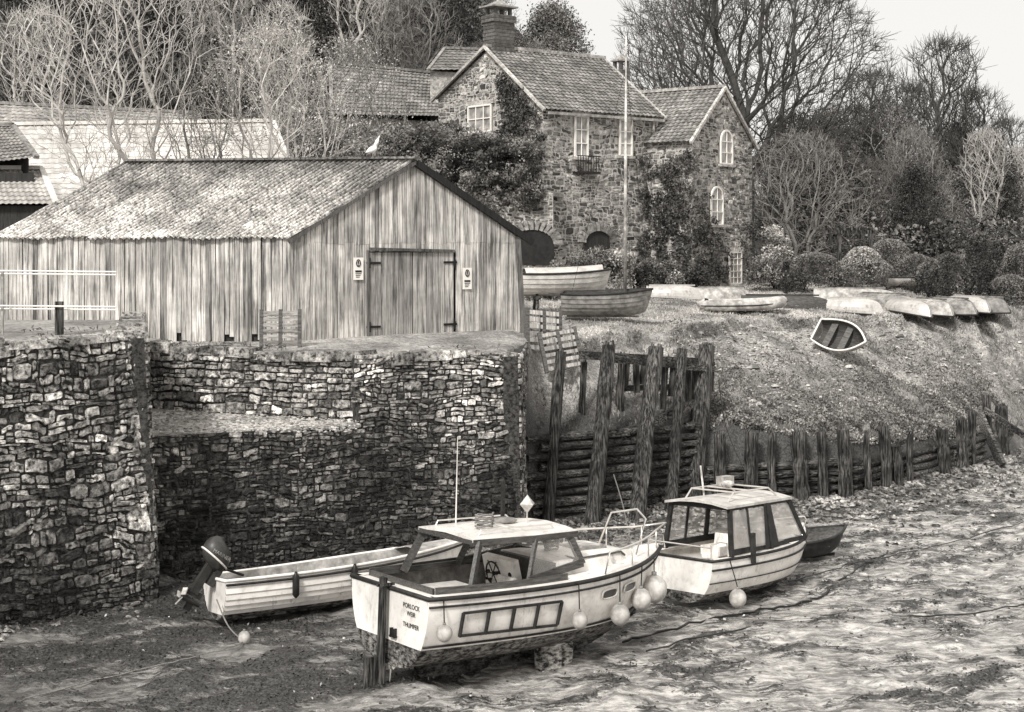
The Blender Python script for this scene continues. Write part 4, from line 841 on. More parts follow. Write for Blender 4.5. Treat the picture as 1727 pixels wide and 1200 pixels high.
# ---------------- boats
class Hull:
    def __init__(s,L,B,D,bow=.3,stern=.05,tr=.8,rake=.45,kr=.25,ex=.75):
        s.L,s.B,s.D,s.bow,s.stern,s.tr,s.rake,s.kr,s.ex=L,B,D,bow,stern,tr,rake,kr,ex
    def beam(s,q):
        if q<.42: return s.tr+(1-s.tr)*math.sin(pi/2*q/.42)
        return max(.012,1-((q-.42)/.58)**2.3)
    def p(s,q,t,side=1,off=0):
        b=s.B/2*s.beam(q);zk=s.kr*max(0,(q-.68)/.32)**2;zs=s.D+s.bow*q*q+s.stern*(1-q)**2
        th=t*pi/2;y=max(0,b*math.sin(th)**(s.ex+.9*q**4)+off*min(1,(1-q)*6)-0);zz=zk+(zs-zk)*(1-math.cos(th))**.92
        return V((s.L*q-s.rake*(1-t)*q**5,side*y,zz))
    def build(s,par,mats=('white','bottom'),wl=.45,clinker=0,nst=22,inner='wood',gun='trim',gr_=.03,tcol=1.):
        ts=[]
        if clinker:
            for k in range(clinker): ts+=[(k/clinker,.02),((k+1)/clinker-.002,.0)]
        else: ts=[(k/14,0) for k in range(15)]
        qs=[i/nst for i in range(nst+1)];mb=MB();m=len(ts)
        for side in(1,-1):
            vs=[s.p(q,t,side,o) for q in qs for t,o in ts];o0=len(mb.v);mb.v+=[tuple(v) for v in vs]
            for i in range(nst):
                for j in range(m-1):
                    f=[o0+i*m+j,o0+(i+1)*m+j,o0+(i+1)*m+j+1,o0+i*m+j+1]
                    if side<0:f=f[::-1]
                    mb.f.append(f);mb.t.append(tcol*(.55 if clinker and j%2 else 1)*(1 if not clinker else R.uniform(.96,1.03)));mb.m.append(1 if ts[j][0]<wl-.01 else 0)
        for j in range(m-1):
            a,b=ts[j][0],ts[j+1][0];mb.add([s.p(0,a,-1),s.p(0,a,1),s.p(0,b,1),s.p(0,b,-1)],[(0,1,2,3)],tcol,1 if a<wl-.01 else 0)
        h=mb.obj('hull',list(mats),par,smooth=False)
        if not clinker:
            me=h.data;me.polygons.foreach_set('use_smooth',np.array([i<2*nst*(m-1) for i in range(len(me.polygons))]))
        if inner:
            mb=MB();ti=[k/8 for k in range(9)]
            for side in(1,-1):
                vs=[]
                for q in qs:
                    for t in ti:
                        v=s.p(max(q,.015)*.985,t,side);v.y-=side*min(.035,abs(v.y));v.z+=.03*(1-t);vs.append(v)
                o0=len(mb.v);mb.v+=[tuple(v) for v in vs];mm=9
                for i in range(nst):
                    for j in range(8):
                        mb.f.append([o0+i*mm+j,o0+i*mm+j+1,o0+(i+1)*mm+j+1,o0+(i+1)*mm+j]);mb.t.append(1);mb.m.append(0)
            mb.obj('interior',inner,par)
        mb=MB();pts=[s.p(q,1,1,.012) for q in qs]+[s.p(q,1,-1,.012) for q in qs[::-1]];mb.tube(pts,gr_,6,closed=True);mb.obj('gunwale',gun,par,smooth=True)
        return h
    def deck(s,mb,q0,q1,dz=0,inset=.02,n=10,t=1.,camber=.06):
        for i in range(n):
            a,b=q0+(q1-q0)*i/n,q0+(q1-q0)*(i+1)/n;vs=[]
            for q in(a,b):
                for yy in(-1,-.5,0,.5,1):
                    v=s.p(q,1,1);vs.append((v.x,(abs(v.y)-inset)*yy,v.z+dz+camber*(1-yy*yy)))
            mb.add(vs,[(j,j+5,j+6,j+1) for j in range(4)],t)
    def sidedeck(s,mb,q0,q1,w,dz=.0,n=12,t=1.):
        for side in(1,-1):
            for i in range(n):
                a,b=q0+(q1-q0)*i/n,q0+(q1-q0)*(i+1)/n;vs=[]
                for q in(a,b):
                    v=s.p(q,1,side);vs+=[(v.x,v.y,v.z+dz),(v.x,v.y-side*w,v.z+dz)]
                mb.add(vs,[(0,2,3,1)],t)
def fender(pos,r,label='pale round buoy fender hanging on boat side',rope=None,name='round_fender'):
    e=thing(name,label,'fender',pos,group='boat fenders');mb=MB();mb.sph((0,0,0),r,18,(1,1,1.08),t=R.uniform(.65,.95));mb.tube([(0,0,r*.95),(0,0,r*1.3)],r*.2,8,t=.5);mb.obj('ball','buoy',e,smooth=True)
    mb=MB();mb.tube([(0,0,r*1.2),(rope[0]-pos[0],rope[1]-pos[1],rope[2]-pos[2])] if rope else [(0,0,r),(0,0,r+.3)],.01,5);mb.obj('lanyard','rub',e)
def coil(par,c,r,mt='rope',name='rope_coil',n=4):
    mb=MB();pts=[]
    for i in range(n*14): a=2*pi*i/14;rr=r*(1+.12*math.sin(i*.9));pts.append((c[0]+rr*math.cos(a),c[1]+rr*math.sin(a)*.9,c[2]+.012*i/3+.01*math.sin(i*2.1)))
    mb.tube(pts,.016,5);mb.obj(name,mt,par)
# === foreground cruiser
HD=math.radians(36);bp=V((-1.80,20.5,.36))
cr=thing('motor_boat','white motor boat with open wheelhouse aground on mud','boat',bp,(math.radians(-2),math.radians(2.8),HD),scale=.955)
MWc=MW[cr.name]
Lc=5.5;DZ=.08;hc=Hull(Lc,2.55,1.10,bow=.22,stern=.04,tr=.88,rake=.6,kr=.35,ex=.54);hc.build(cr,wl=.5,inner='grey',gr_=.035)
for t_,r_,c_ in((.93,.018,1.),(.54,.018,.8)):
    for side in(1,-1): mb=MB();mb.tube([hc.p(q,t_,side,.018) for q in np.linspace(0,1,24)],r_,5,t=c_);mb.obj('rubbing_strake','trim',cr,smooth=True)
mb=MB();hc.deck(mb,.47,.985,dz=.02);hc.sidedeck(mb,0.02,.47,.19,.025);mb.box((.1,0,1.06+DZ),(.2,2.0,.03));mb.obj('deck','white',cr)
for side in(1,-1):
    mb=MB();pts=[hc.p(q,1,side)-V((0,side*.19,-.06)) for q in np.linspace(.04,.47,9)]
    for a,b in zip(pts[:-1],pts[1:]): mb.beam(a,b,.03,.13)
    mb.obj('coaming','wood',cr)
mb=MB();mb.beam((.22,-.9,1.1+DZ),(.22,.9,1.1+DZ),.04,.12);mb.obj('coaming','wood',cr)
mb=MB();mb.box((1.5,0,.36),(2.7,1.8,.04),t=.8);mb.obj('cockpit_floor','grey',cr)
mb=MB();mb.box((1.15,.2,.66),(.9,.7,.6),t=1.3,taper=.95);mb.obj('engine_box','grey',cr)
mb=MB();mb.box((1.15,.2,.99),(.8,.6,.06),t=.95);mb.obj('engine_lid','canvas',cr)
mb=MB();mb.box((.45,0,.7),(.35,1.7,.05),t=2.6);mb.box((.42,0,.82),(.06,1.7,.3),t=1.);mb.obj('bench_seat','wood',cr)
for s_ in(1,-1): mb=MB();mb.box((1.6,s_*.85,.8),(1.5,.3,.05),t=2.8);mb.box((1.6,s_*.85,.57),(1.45,.26,.38),t=1.8);mb.obj('side_seat','wood',cr)
coil(cr,(.5,.45,.76),.14);coil(cr,(1.3,-.8,.86),.11);coil(cr,(3.1,.0,1.44),.13);coil(cr,(4.7,.1,1.36),.15)
mb=MB();mb.box((.75,-.55,.56),(.36,.3,.24),Matrix.Rotation(.3,3,'Z'),t=1.6);mb.obj('storage_crate','buoy',cr)
mb=MB();mb.tube([(1.9,.55,.5),(1.9,.55,.9)],[.12,.13],10,t=1.);mb.obj('bucket','buoy',cr)
mb=MB();mb.box((1.75,-.35,.75),(.4,.42,.07),t=1.);mb.box((1.95,-.35,.98),(.06,.42,.4),t=1.);mb.box((1.75,-.35,.55),(.1,.1,.36),t=.5);mb.obj('helm_seat','canvas',cr)
mb=MB()
sec=lambda x,w,h,zb:[(x,-w,zb),(x,-w*.9,zb+h),(x,-w*.4,zb+h+.05),(x,w*.4,zb+h+.05),(x,w*.9,zb+h),(x,w,zb)]
S=[sec(2.65,.88,.24,1.14),sec(3.4,.82,.22,1.18),sec(4.1,.62,.16,1.25),sec(4.5,.42,.06,1.28)];vs=[p for s_ in S for p in s_]
mb.add(vs,[(i*6+j,(i+1)*6+j,(i+1)*6+j+1,i*6+j+1) for i in range(3) for j in range(5)]+[(5,4,3,2,1,0),(18,19,20,21,22,23)]);mb.obj('cabin','white',cr)
mb=MB();mb.box((3.75,0,1.47),(.55,.6,.05),t=.8);mb.box((3.75,0,1.505),(.45,.5,.02),t=1.4);mb.obj('hatch','grey',cr)
for s_ in(1,-1): mb=MB();mb.tube([(2.9,-.8*s_,1.36),(2.95,-.8*s_,1.43),(4.1,-.58*s_,1.43),(4.2,-.56*s_,1.36)],.018,6);mb.obj('grab_rail','wood',cr)
for q in(.615,.72):
    for side in(1,-1):
        c=hc.p(q,.84,side,.012);t1=(hc.p(q+.02,.84,side)-hc.p(q-.02,.84,side)).normalized();up=(hc.p(q,.88,side)-hc.p(q,.79,side)).normalized();nn=t1.cross(up)*( -side)
        if nn.y*side<0: nn=-nn
        mb=MB();out=[c+nn*.014+t1*(.19*math.copysign(abs(math.cos(a))**.6,math.cos(a)))+up*(.075*math.copysign(abs(math.sin(a))**.6,math.sin(a))) for a in np.linspace(0,2*pi,17)[:-1]]
        mb.add(out,[tuple(range(16))]);g_=mb.obj('window','glass',cr);mb=MB();mb.tube(out,.014,5,closed=True);f=mb.obj('frame','metal',cr);f.parent=g_
zr_=1.86
mb=MB();rs_=[(1.0,.78),(2.1,.86),(3.0,.8)];vs=[]
for x,w in rs_:
    for yy in(-1,-.6,0,.6,1):
        vs.append((x,w*yy,zr_+.06*(1-yy*yy)+.02))
nb=len(vs);vs+=[(a,b,c-.05) for a,b,c in vs]
mb.add(vs,[(i*5+j,(i+1)*5+j,(i+1)*5+j+1,i*5+j+1) for i in range(2) for j in range(4)]+[(nb+i*5+j+1,nb+(i+1)*5+j+1,nb+(i+1)*5+j,nb+i*5+j) for i in range(2) for j in range(4)]+[(j,j+1,nb+j+1,nb+j) for j in range(4)]+[(10+j+1,10+j,nb+10+j,nb+10+j+1) for j in range(4)]+[(0,nb,nb+5,5),(5,nb+5,nb+10,10),(4,9,nb+9,nb+4),(9,14,nb+14,nb+9)],.9)
mb.obj('wheelhouse_roof','white',cr)
mb=MB();zc=1.16
for s_ in(1,-1):
    for a,b in(((1.0,.77),(2.1,.85)),((2.1,.85),(3.0,.79))): mb.beam((a[0],s_*a[1],zr_-.03),(b[0],s_*b[1],zr_-.03),.05,.09)
    mb.beam((1.12,s_*.77,zr_-.03),(.85,s_*.95,zc),.06,.13)
    mb.beam((2.15,s_*.83,zr_-.03),(1.9,s_*.98,zc),.05,.10)
    mb.beam((2.85,s_*.76,zr_-.03),(3.05,s_*.86,1.36),.07,.12)
    mb.beam((1.9,s_*.98,zc+.06),(3.05,s_*.88,1.38),.05,.12)
    mb.beam((.85,s_*.95,zc+.03),(1.9,s_*1.0,zc+.04),.05,.08)
mb.beam((2.87,-.75,zr_-.03),(2.87,.75,zr_-.03),.05,.09);mb.beam((3.05,-.86,1.38),(3.05,.86,1.38),.05,.1);mb.beam((2.87,0,zr_-.03),(3.05,0,1.38),.05,.06);mb.beam((1.02,-.75,zr_-.03),(1.02,.75,zr_-.03),.05,.07)
mb.obj('wheelhouse_frame','wood',cr)
mb=MB();mb.add([(3.04,-.84,1.4),(3.04,.84,1.4),(2.88,.74,1.83),(2.88,-.74,1.83)],[(0,1,2,3)]);mb.obj('windscreen','clear',cr)
for s_ in(1,-1): mb=MB();mb.add([(1.98,s_*.97,1.26),(3.03,s_*.87,1.4),(2.87,s_*.77,1.83),(2.17,s_*.83,1.83)],[(0,1,2,3)]);mb.obj('side_window','clear',cr)
mb=MB();mb.box((2.6,0,.98),(.1,1.4,.8),t=1.2);mb.obj('bulkhead','wood',cr)
mb=MB();mb.box((2.3,.25,1.13),(.12,.85,.5),Matrix.Rotation(-.25,3,'Y'),t=1.1);mb.box((2.4,.25,.72),(.3,.8,.56),t=1.);mb.obj('dashboard','white',cr)
for y,zz,r in((.55,1.24,.04),(.43,1.24,.04),(.55,1.10,.035),(-.04,1.26,.045),(-.04,1.13,.04),(.08,1.26,.035),(.45,.99,.025),(.55,.99,.025)):
    mb=MB();x=2.235-(zz-1.12)*-.25;mb.tube([(x-.014,y,zz),(x+.01,y,zz)],r,10);mb.obj('gauge','dial',cr)
mb=MB();cw=V((2.11,.25,1.12));ring=[cw+V((-.03*math.sin(a),.19*math.cos(a),.19*math.sin(a))) for a in np.linspace(0,2*pi,21)[:-1]];mb.tube(ring,.015,6,closed=True)
for i in range(6): a=i*pi/3;mb.tube([cw,cw+V((-.035*math.sin(a),.23*math.cos(a),.23*math.sin(a)))],.01,5)
mb.tube([cw,cw+V((.12,0,0))],.03,8);mb.obj('steering_wheel','rub',cr,smooth=True)
mb=MB();pts=[hc.p(q,1,1)+V((0,-.05,.03+.33)) for q in np.linspace(.62,.93,6)];top=pts+[V((Lc+.12,0,1.34+.38))]+[V((p.x,-p.y,p.z)) for p in pts[::-1]];top=[hc.p(.6,1,1)+V((0,-.05,.03))]+top+[hc.p(.6,1,-1)+V((0,.05,.03))];mb.tube(top,.018,7)
for q in(.74,.86,.95):
    for s_ in(1,-1): a=hc.p(q,1,s_);mb.tube([a+V((0,-s_*.05,.0)),a+V((0,-s_*.05,.37))],.015,6)
pts=[V((4.5,-.5,1.33)),V((4.75,-.45,1.9)),V((4.95,0,2.0)),V((4.75,.45,1.9)),V((4.5,.5,1.33))];mb.tube(pts,.018,7);mb.obj('pulpit_rail','metal',cr,smooth=True)
mb=MB()
for y in(-.6,.6): mb.tube([(1.2,y,zr_+.03),(1.25,y,zr_+.12),(2.6,y,zr_+.12),(2.7,y,zr_+.03)],.013,6)
mb.tube([(1.9,-.6,zr_+.12),(1.9,.6,zr_+.12)],.012,6);mb.obj('roof_rail','metal',cr)
mb=MB();mb.sph((2.2,.1,zr_+.12),.17,14,(1.4,1,.32),t=.7);mb.obj('liferaft_pod','grey',cr,smooth=True)
coil(cr,(1.6,-.2,zr_+.09),.16)
mb=MB();mb.tube([(1.5,.45,zr_+.05),(1.5,.45,zr_+1.45)],[.014,.005],6,t=.9);mb.obj('aerial','clean',cr)
mb=MB();mb.beam((2.35,.35,zr_),(2.35,.35,zr_+.72),.05,.05);mb.beam((2.35,.15,zr_+.42),(2.35,.55,zr_+.42),.035,.035);mb.obj('mast','trim',cr)
mb=MB();c=V((2.55,-.05,zr_+.38));r=.15;vs=[c+V((r,0,0)),c+V((0,r,0)),c-V((r,0,0)),c-V((0,r,0)),c+V((0,0,r)),c-V((0,0,r))];mb.add(vs,[(0,1,4),(1,2,4),(2,3,4),(3,0,4),(1,0,5),(2,1,5),(3,2,5),(0,3,5)],1.);mb.tube([(2.55,-.05,zr_+.05),c],.012,6);mb.obj('radar_reflector','grey',cr)
mb=MB();mb.beam((-.12,0,-.38),(-.1,0,1.3),.07,.13,1.);mb.box((-.22,0,-.12),(.36,.04,.5));mb.beam((-.25,-.07,1.2),(.05,-.07,1.2),.04,.04);mb.obj('rudder','timber',cr)
mb=MB();mb.tube([(.02,0,-.05),(.5,0,.05)],.04,8)
for i in range(3):
    a=i*2*pi/3+.4;c=V((.05,.12*math.cos(a),-.05+.12*math.sin(a)));mb.box(c,(.02,.1,.18),Matrix.Rotation(-a+pi/2,3,'X')@Matrix.Rotation(.5,3,'Z'),taper=.6)
mb.obj('propeller','metal',cr)
mb=MB();vs=[]
for y in(-.06,.06): vs+=[(.5,y,-.1),(.6,y,-.42),(3.6,y,-.26),(4.9,y,.25),(4.9,y,.4),(.5,y,.1)]
mb.add(vs,[(0,1,2,3,4,5),(11,10,9,8,7,6)]+[(i,(i+1)%6,6+(i+1)%6,6+i) for i in range(6)],.5);mb.obj('keel','bottom',cr)
for s_ in(1,-1): mb=MB();mb.box((2.7,s_*.62,-.1),(.6,.14,.6),t=2.2,taper=1.15);mb.obj('bilge_keel','bottom',cr)
TM=lambda y,zz:frame4(V((-.012,y,zz)),V((0,-1,0)),V((0,0,1)),V((-1,0,0)))
for txt,y,zz in(('PORLOCK',-.66,.93),('WEIR',-.66,.82),('THUMPER',-.66,.65)): textmesh('lettering',txt,.1,cr,TM(y,zz))
mb=MB()
for y in(.15,.25): mb.box((-.03,-y,.5),(.05,.03,.14))
mb.box((-.03,-.2,.45),(.05,.16,.02));mb.obj('transom_bracket','rub',cr)
def cw_(v): return MWc@V(v)
la=thing('boarding_ladder','dark folded boarding ladder hung along boat side','ladder',cw_((1.1,-1.2,.8)));mb=MB()
def sidep(q,t): v=hc.p(q,t,-1,.05);return cw_(v)
mb.beam(sidep(.1,.86),sidep(.42,.86),.03,.035);mb.beam(sidep(.1,.64),sidep(.42,.62),.03,.035)
for q in np.linspace(.1,.42,5): mb.beam(sidep(q,.86),sidep(q+.0,.63),.03,.045)
mb.obj('ladder_frame','trim',la,True)
for q,t,r in((.04,.70,.12),(.48,.66,.13),(.655,.62,.16),(.785,.68,.17),(.89,.68,.22)):
    v=hc.p(q,t,-1,0);v.y-=r*1.0;rp=hc.p(q,1,-1,.03);v.y=min(v.y,rp.y-r*.3);fender(cw_(v),r*.95,rope=cw_(rp))
# === open clinker boat
bp=V((-4.95,23.75,.12));cb=thing('open_boat','long white clinker open boat with outboard motor lying on mud','boat',bp,(math.radians(-7),math.radians(.5),math.radians(31)),scale=.97)
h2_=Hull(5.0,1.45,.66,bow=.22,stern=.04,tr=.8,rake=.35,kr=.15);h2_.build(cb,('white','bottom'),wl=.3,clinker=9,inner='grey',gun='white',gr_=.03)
for x,w in((.5,.52),(1.7,.64),(2.9,.62)): mb=MB();mb.box((x,0,.52),(.28,w*2,.035),t=2.4);mb.obj('thwart','wood',cb)
mb=MB();h2_.deck(mb,.74,.98,dz=.02);mb.obj('foredeck','grey',cb)
coil(cb,(2.2,0,.2),.16)
for side in(1,-1): mb=MB();mb.tube([h2_.p(q,.93,side,.03) for q in np.linspace(0,1,20)],.022,5);mb.obj('rubbing_strake','trim',cb)
mb=MB();mb.box((2.4,0,.0),(4.4,.06,.1));mb.obj('keel','bottom',cb)
for q in(.24,.46):
    v=h2_.p(q,.8,-1,.07);p=MW[cb.name]@v;e=thing('fender','dark cylindrical fender hanging on clinker boat','fender',p,group='dark fenders');mb=MB();mb.tube([(0,0,-.2),(0,0,-.15),(0,0,.15),(0,0,.2),(0,0,.24)],[.02,.06,.06,.03,.02],9);mb.obj('body','rub',e,smooth=True);mb=MB();mb.tube([(0,0,.2),(0,.03,.34)],.008,5);mb.obj('lanyard','rope',e)
def outboard(par_mw,loc,sc=1.,txt=None,tilt=.5,label='black outboard motor tilted up on boat stern'):
    p=par_mw@V(loc);rz_=par_mw.to_euler().z;ob=thing('outboard_motor',label,'outboard motor',p,(0,tilt,rz_),scale=sc)
    mb=MB();prof=[(.16,.1,.12),(.22,.17,.2),(.32,.2,.25),(.42,.2,.25),(.5,.17,.22),(.56,.11,.15),(.59,.03,.04)];vs=[];n=16
    for zz,w,l in prof:
        for j in range(n): a=2*pi*j/n;ca,sa=math.cos(a),math.sin(a);vs.append((-.15+l*ca,w*sa,zz-.05*ca))
    k=len(prof)
    mb.add(vs,[(i*n+j,i*n+(j+1)%n,(i+1)*n+(j+1)%n,(i+1)*n+j) for i in range(k-1) for j in range(n)]+[tuple(range(n))[::-1],tuple(range((k-1)*n,k*n))],2.4);mb.obj('cowling','rub',ob,smooth=True)
    mb=MB();mb.box((-.15,0,-.05),(.13,.1,.5),t=1.8,taper=.9);mb.box((-.13,0,-.3),(.26,.05,.1),t=1.5);mb.tube([(-.28,0,-.42),(.05,0,-.42)],[.05,.035],8,t=1.5);mb.box((-.1,0,-.5),(.12,.02,.14));mb.obj('drive_leg','rub',ob)
    mb=MB()
    for i in range(3): a=i*2.09;mb.box((-.3,.09*math.cos(a),-.42+.09*math.sin(a)),(.02,.08,.12),Matrix.Rotation(-a+pi/2,3,'X')@Matrix.Rotation(.5,3,'Z'))
    mb.obj('propeller','grey',ob);mb=MB();mb.box((0,0,.05),(.1,.22,.28),t=2.);mb.tube([(0,.02,.22),(.45,.05,.3)],.022,6);mb.obj('bracket','rub',ob)
    mb=MB();mb.tube([(-.15+.258*math.cos(a),.208*math.sin(a),.3-.05*math.cos(a)) for a in np.linspace(0,2*pi,21)[:-1]],.014,4,closed=True,t=1.);mb.obj('cowling_band','clean',ob)
    if txt: textmesh('lettering',txt,.08,ob,frame4(V((-.15,-.212,.37)),V((1,0,0)),V((0,0,1)),V((0,-1,0))),'grey')
outboard(MW[cb.name],(-.05,0,.68),1.08,'MARINER',.6)
# === third boat
bp=V((2.9,24.7,.18));tb=thing('motor_boat','small white cabin boat with glazed wheelhouse on mud','boat',bp,(math.radians(-3),math.radians(2.2),math.radians(43)),scale=.87)
h3=Hull(4.3,1.95,.86,bow=.18,stern=.02,tr=.88,rake=.6,kr=.25,ex=.6);h3.build(tb,('white','bottom'),wl=.42,inner='white',gun='trim',gr_=.03)
MW3=MW[tb.name]
for t_,r_ in((.86,.022),(.64,.012)):
    for side in(1,-1): mb=MB();mb.tube([h3.p(q,t_,side,.015) for q in np.linspace(0,1,20)],r_,5);mb.obj('rubbing_strake','trim',tb)
mb=MB();h3.deck(mb,.6,.985,dz=.02,camber=.1);h3.sidedeck(mb,.02,.6,.14,.02);mb.obj('deck','white',tb)
mb=MB();mb.box((1.3,0,.34),(2.4,1.4,.04));mb.obj('cockpit_floor','grey',tb)
xa,xm,xb,zt=.6,1.9,3.25,1.84;zb=.98
mb=MB()
for s_ in(1,-1):
    for (p,q,w_,h_) in (((xa+.1,s_*.76,zt),(xb-.5,s_*.68,zt),.06,.1),((xa+.1,s_*.76,zt),(xa,s_*.86,zb-.08),.07,.09),((xb-.5,s_*.68,zt),(xb,s_*.74,zb),.07,.09),((xm,s_*.74,zt),(xm,s_*.86,zb-.05),.06,.09),((xa,s_*.86,zb-.0),(xb,s_*.74,zb+.02),.06,.12),((xa+.65,s_*.75,zt),(xa+.62,s_*.86,zb),.04,.05)): mb.beam(p,q,w_,h_)
mb.beam((xa+.1,-.76,zt),(xa+.1,.76,zt),.06,.09);mb.beam((xb-.5,-.68,zt),(xb-.5,.68,zt),.06,.09);mb.beam((xb,-.74,zb),(xb,.74,zb),.06,.1);mb.beam((xb-.5,0,zt),(xb,0,zb),.06,.06)
mb.obj('wheelhouse_frame','trim',tb)
mb=MB()
for s_ in(1,-1): mb.add([(xa,s_*.87,zb-.16),(xb,s_*.75,zb-.1),(xb,s_*.75,zb-.02),(xa,s_*.87,zb-.05)],[(0,1,2,3)])
mb.obj('wheelhouse_side','white',tb)
mb=MB();vs=[(x,w*yy,zt+.05+.08*(1-yy*yy)) for x,w in((xa-.05,.82),(xb-.42,.73)) for yy in(-1,-.5,0,.5,1)];vs+=[(a,b,c-.05) for a,b,c in vs]
mb.add(vs,[(j,j+5,j+6,j+1) for j in range(4)]+[(10+j+1,10+j+6,10+j+5,10+j) for j in range(4)]+[(j,j+1,11+j,10+j) for j in range(4)]+[(5+j+1,5+j,15+j,16+j) for j in range(4)]+[(0,10,15,5),(4,9,19,14)]);mb.obj('wheelhouse_roof','canvas',tb)
for s_ in(1,-1):
    mb=MB();mb.add([(xm+.05,s_*.85,zb+.05),(xb-.07,s_*.74,zb+.07),(xb-.52,s_*.68,zt-.06),(xm+.05,s_*.74,zt-.06)],[(0,1,2,3)]);mb.obj('side_window','hazy',tb)
    mb=MB();mb.add([(xa+.05,s_*.86,zb+.04),(xm-.05,s_*.86,zb+.04),(xm-.05,s_*.75,zt-.06),(xa+.12,s_*.76,zt-.06)],[(0,1,2,3)]);mb.obj('side_window','hazy',tb)
mb=MB();mb.add([(xb,-.7,zb+.05),(xb,.7,zb+.05),(xb-.49,.65,zt-.06),(xb-.49,-.65,zt-.06)],[(0,1,2,3)]);mb.obj('windscreen','hazy',tb)
mb=MB();mb.add([(xm-.22,-.89,zb-.03),(xm+.26,-.87,zb),(xm+.12,-.77,zt),(xm-.12,-.78,zt)],[(0,1,2,3)]);mb.obj('canvas_curtain','rub',tb)
mb=MB();mb.box((.95,-.2,.82),(.42,.42,.07),t=1.1);mb.box((1.15,-.2,1.04),(.07,.42,.42),Matrix.Rotation(.15,3,'Y'),t=1.1,taper=.85);mb.box((.95,-.42,.94),(.4,.05,.18));mb.box((.95,.02,.94),(.4,.05,.18));mb.box((.95,-.2,.54),(.12,.12,.5));mb.obj('helm_seat','white',tb)
mb=MB();mb.box((2.2,.1,.88),(.5,1.1,.55),t=1.);mb.obj('console','white',tb)
mb=MB();mb.box((.3,.3,.54),(.3,.5,.35),t=1.);mb.obj('stern_locker','grey',tb);coil(tb,(.35,-.4,.4),.14)
mb=MB()
for y in(-.55,.55): mb.tube([(xa+.3,y,zt+.08),(xa+.5,y,zt+.27),(xb-1.0,y,zt+.27),(xb-.7,y,zt+.08)],.018,6)
for x in(xa+.5,1.6,xb-1.): mb.tube([(x,-.55,zt+.27),(x,.55,zt+.27)],.018,6)
mb.obj('roof_rack','metal',tb)
mb=MB();mb.tube([(1.2,.3,zt+.1),(1.1,.3,zt+.75)],.02,6,t=2.);mb.obj('aerial','grey',tb);mb=MB();mb.sph((1.6,0,zt+.36),.12,12,(1.5,1,.6),t=1.4);mb.obj('roof_light','grey',tb)
mb=MB();mb.box((1.9,.3,zt+.38),(.35,.2,.2),t=1.);mb.obj('roof_box','grey',tb)
for s_ in(-1,1): mb=MB();mb.tube([(0.05,s_*.8,.86),(0.05,s_*.8,1.18),(.3,s_*.82,1.22),(.5,s_*.83,1.18),(.55,s_*.83,.92)],.016,6);mb.obj('stern_rail','metal',tb)
mb=MB();mb.tube([(.05,-.8,1.13),(.05,.8,1.13)],.016,6);mb.obj('stern_rail','metal',tb)
for s_ in(-1,1): mb=MB();mb.tube([h3.p(.72,1,s_)+z(.02),h3.p(.74,1,s_)+z(.22),h3.p(.93,1,s_)+z(.24),V((4.28,0,1.28))],.014,6);mb.obj('bow_rail','metal',tb)
mb=MB();mb.box((1.1,-1.02,1.04),(.1,.06,.6),t=1.2);mb.obj('bracket','trim',tb)
fender(MW3@V((.5,-1.08,.14)),.15,'pale round buoy lying against boat side',rope=MW3@V((.5,-.9,.86)))
def dinghy(loc,rz_,L,B,label,up=False,mt='white',tilt=0,gun='trim',D=.38,clk=0,name='rowing_dinghy',group='beached dinghies',tcol=1.,pitch=0,ins='wood'):
    rot=((pi+tilt) if up else tilt,pitch,rz_);e=thing(name,label,'boat',loc,rot,group)
    h=Hull(L,B,D,bow=.14,stern=.02,tr=.7,rake=.25,kr=.1);h.build(e,(mt,mt),wl=0,clinker=clk,nst=14,inner=ins,gun=gun,gr_=.03,tcol=tcol)
    for f in(.25,.55): b=h.B/2*h.beam(f)*.9;mb=MB();mb.box((L*f,0,D*.7),(.2,2*b,.025),t=1.5);mb.obj('thwart',ins,e)
    mb=MB();mb.box((L*.45,0,-.02),(L*.8,.04,.05),t=.5);mb.obj('keel',mt,e);return e,h
dinghy((5.1,28.3,.05),.5,2.0,1.0,'small dark tender lying on mud behind cabin boat',mt='trim')
def gb(px,d,dz=0): x=ray(px,d);return V((x,d,float(H(x,d))+dz))
dinghy(gb(1384,42.2,.3),-.75,1.7,.95,'weathered rowing boat lying tipped on its side on bank slope',mt='grey',tilt=1.0,clk=6,pitch=.2,tcol=1.1,gun='clean')
for px,d,rz_,L,lab,mt,tc in [(1172,50.5,.10,2.1,'pale upturned dinghy on grass','grey',1.1),(1250,47.6,-.2,3.0,'dark upturned dinghy with pale gunwale on grass','wood',1.),(1372,52,-.2,3.0,'pale upturned dinghy on grass','grey',1.1),(1396,47.3,-.5,1.9,'white upturned dinghy on grass','white',.65),(1450,50,-.8,2.2,'grey upturned dinghy on grass','grey',.75),(1508,47.6,-1.2,2.0,'white upturned dinghy on grass','white',.6),(1543,48.6,-1.25,2.1,'grey upturned dinghy on grass','grey',1.1),(1576,49.3,-1.2,2.1,'grey upturned dinghy on grass','grey',.8),(1608,49.8,-1.25,2.0,'pale upturned dinghy on grass','white',.6),(1638,50.5,-1.,1.6,'dark grey upturned dinghy on grass','grey',.5),(1090,50,-.1,2.0,'small white upturned dinghy near mast','white',.65)]:
    dinghy(gb(px,d,.38),rz_,L,1.1,lab,up=True,mt=mt,tilt=R.uniform(-.2,.2),tcol=tc,gun='trim' if mt!='wood' else 'white',clk=R.choice([0,6]))
dinghy(gb(1495,58,.1),-.1,2.6,1.4,'small boat under pale cover on lawn',mt='canvas',ins='canvas')
p=gb(1250,45.4,.22);e=thing('inflatable_boat','pale grey inflatable dinghy lying on grass','boat',p,(0,0,-.04),'beached dinghies')
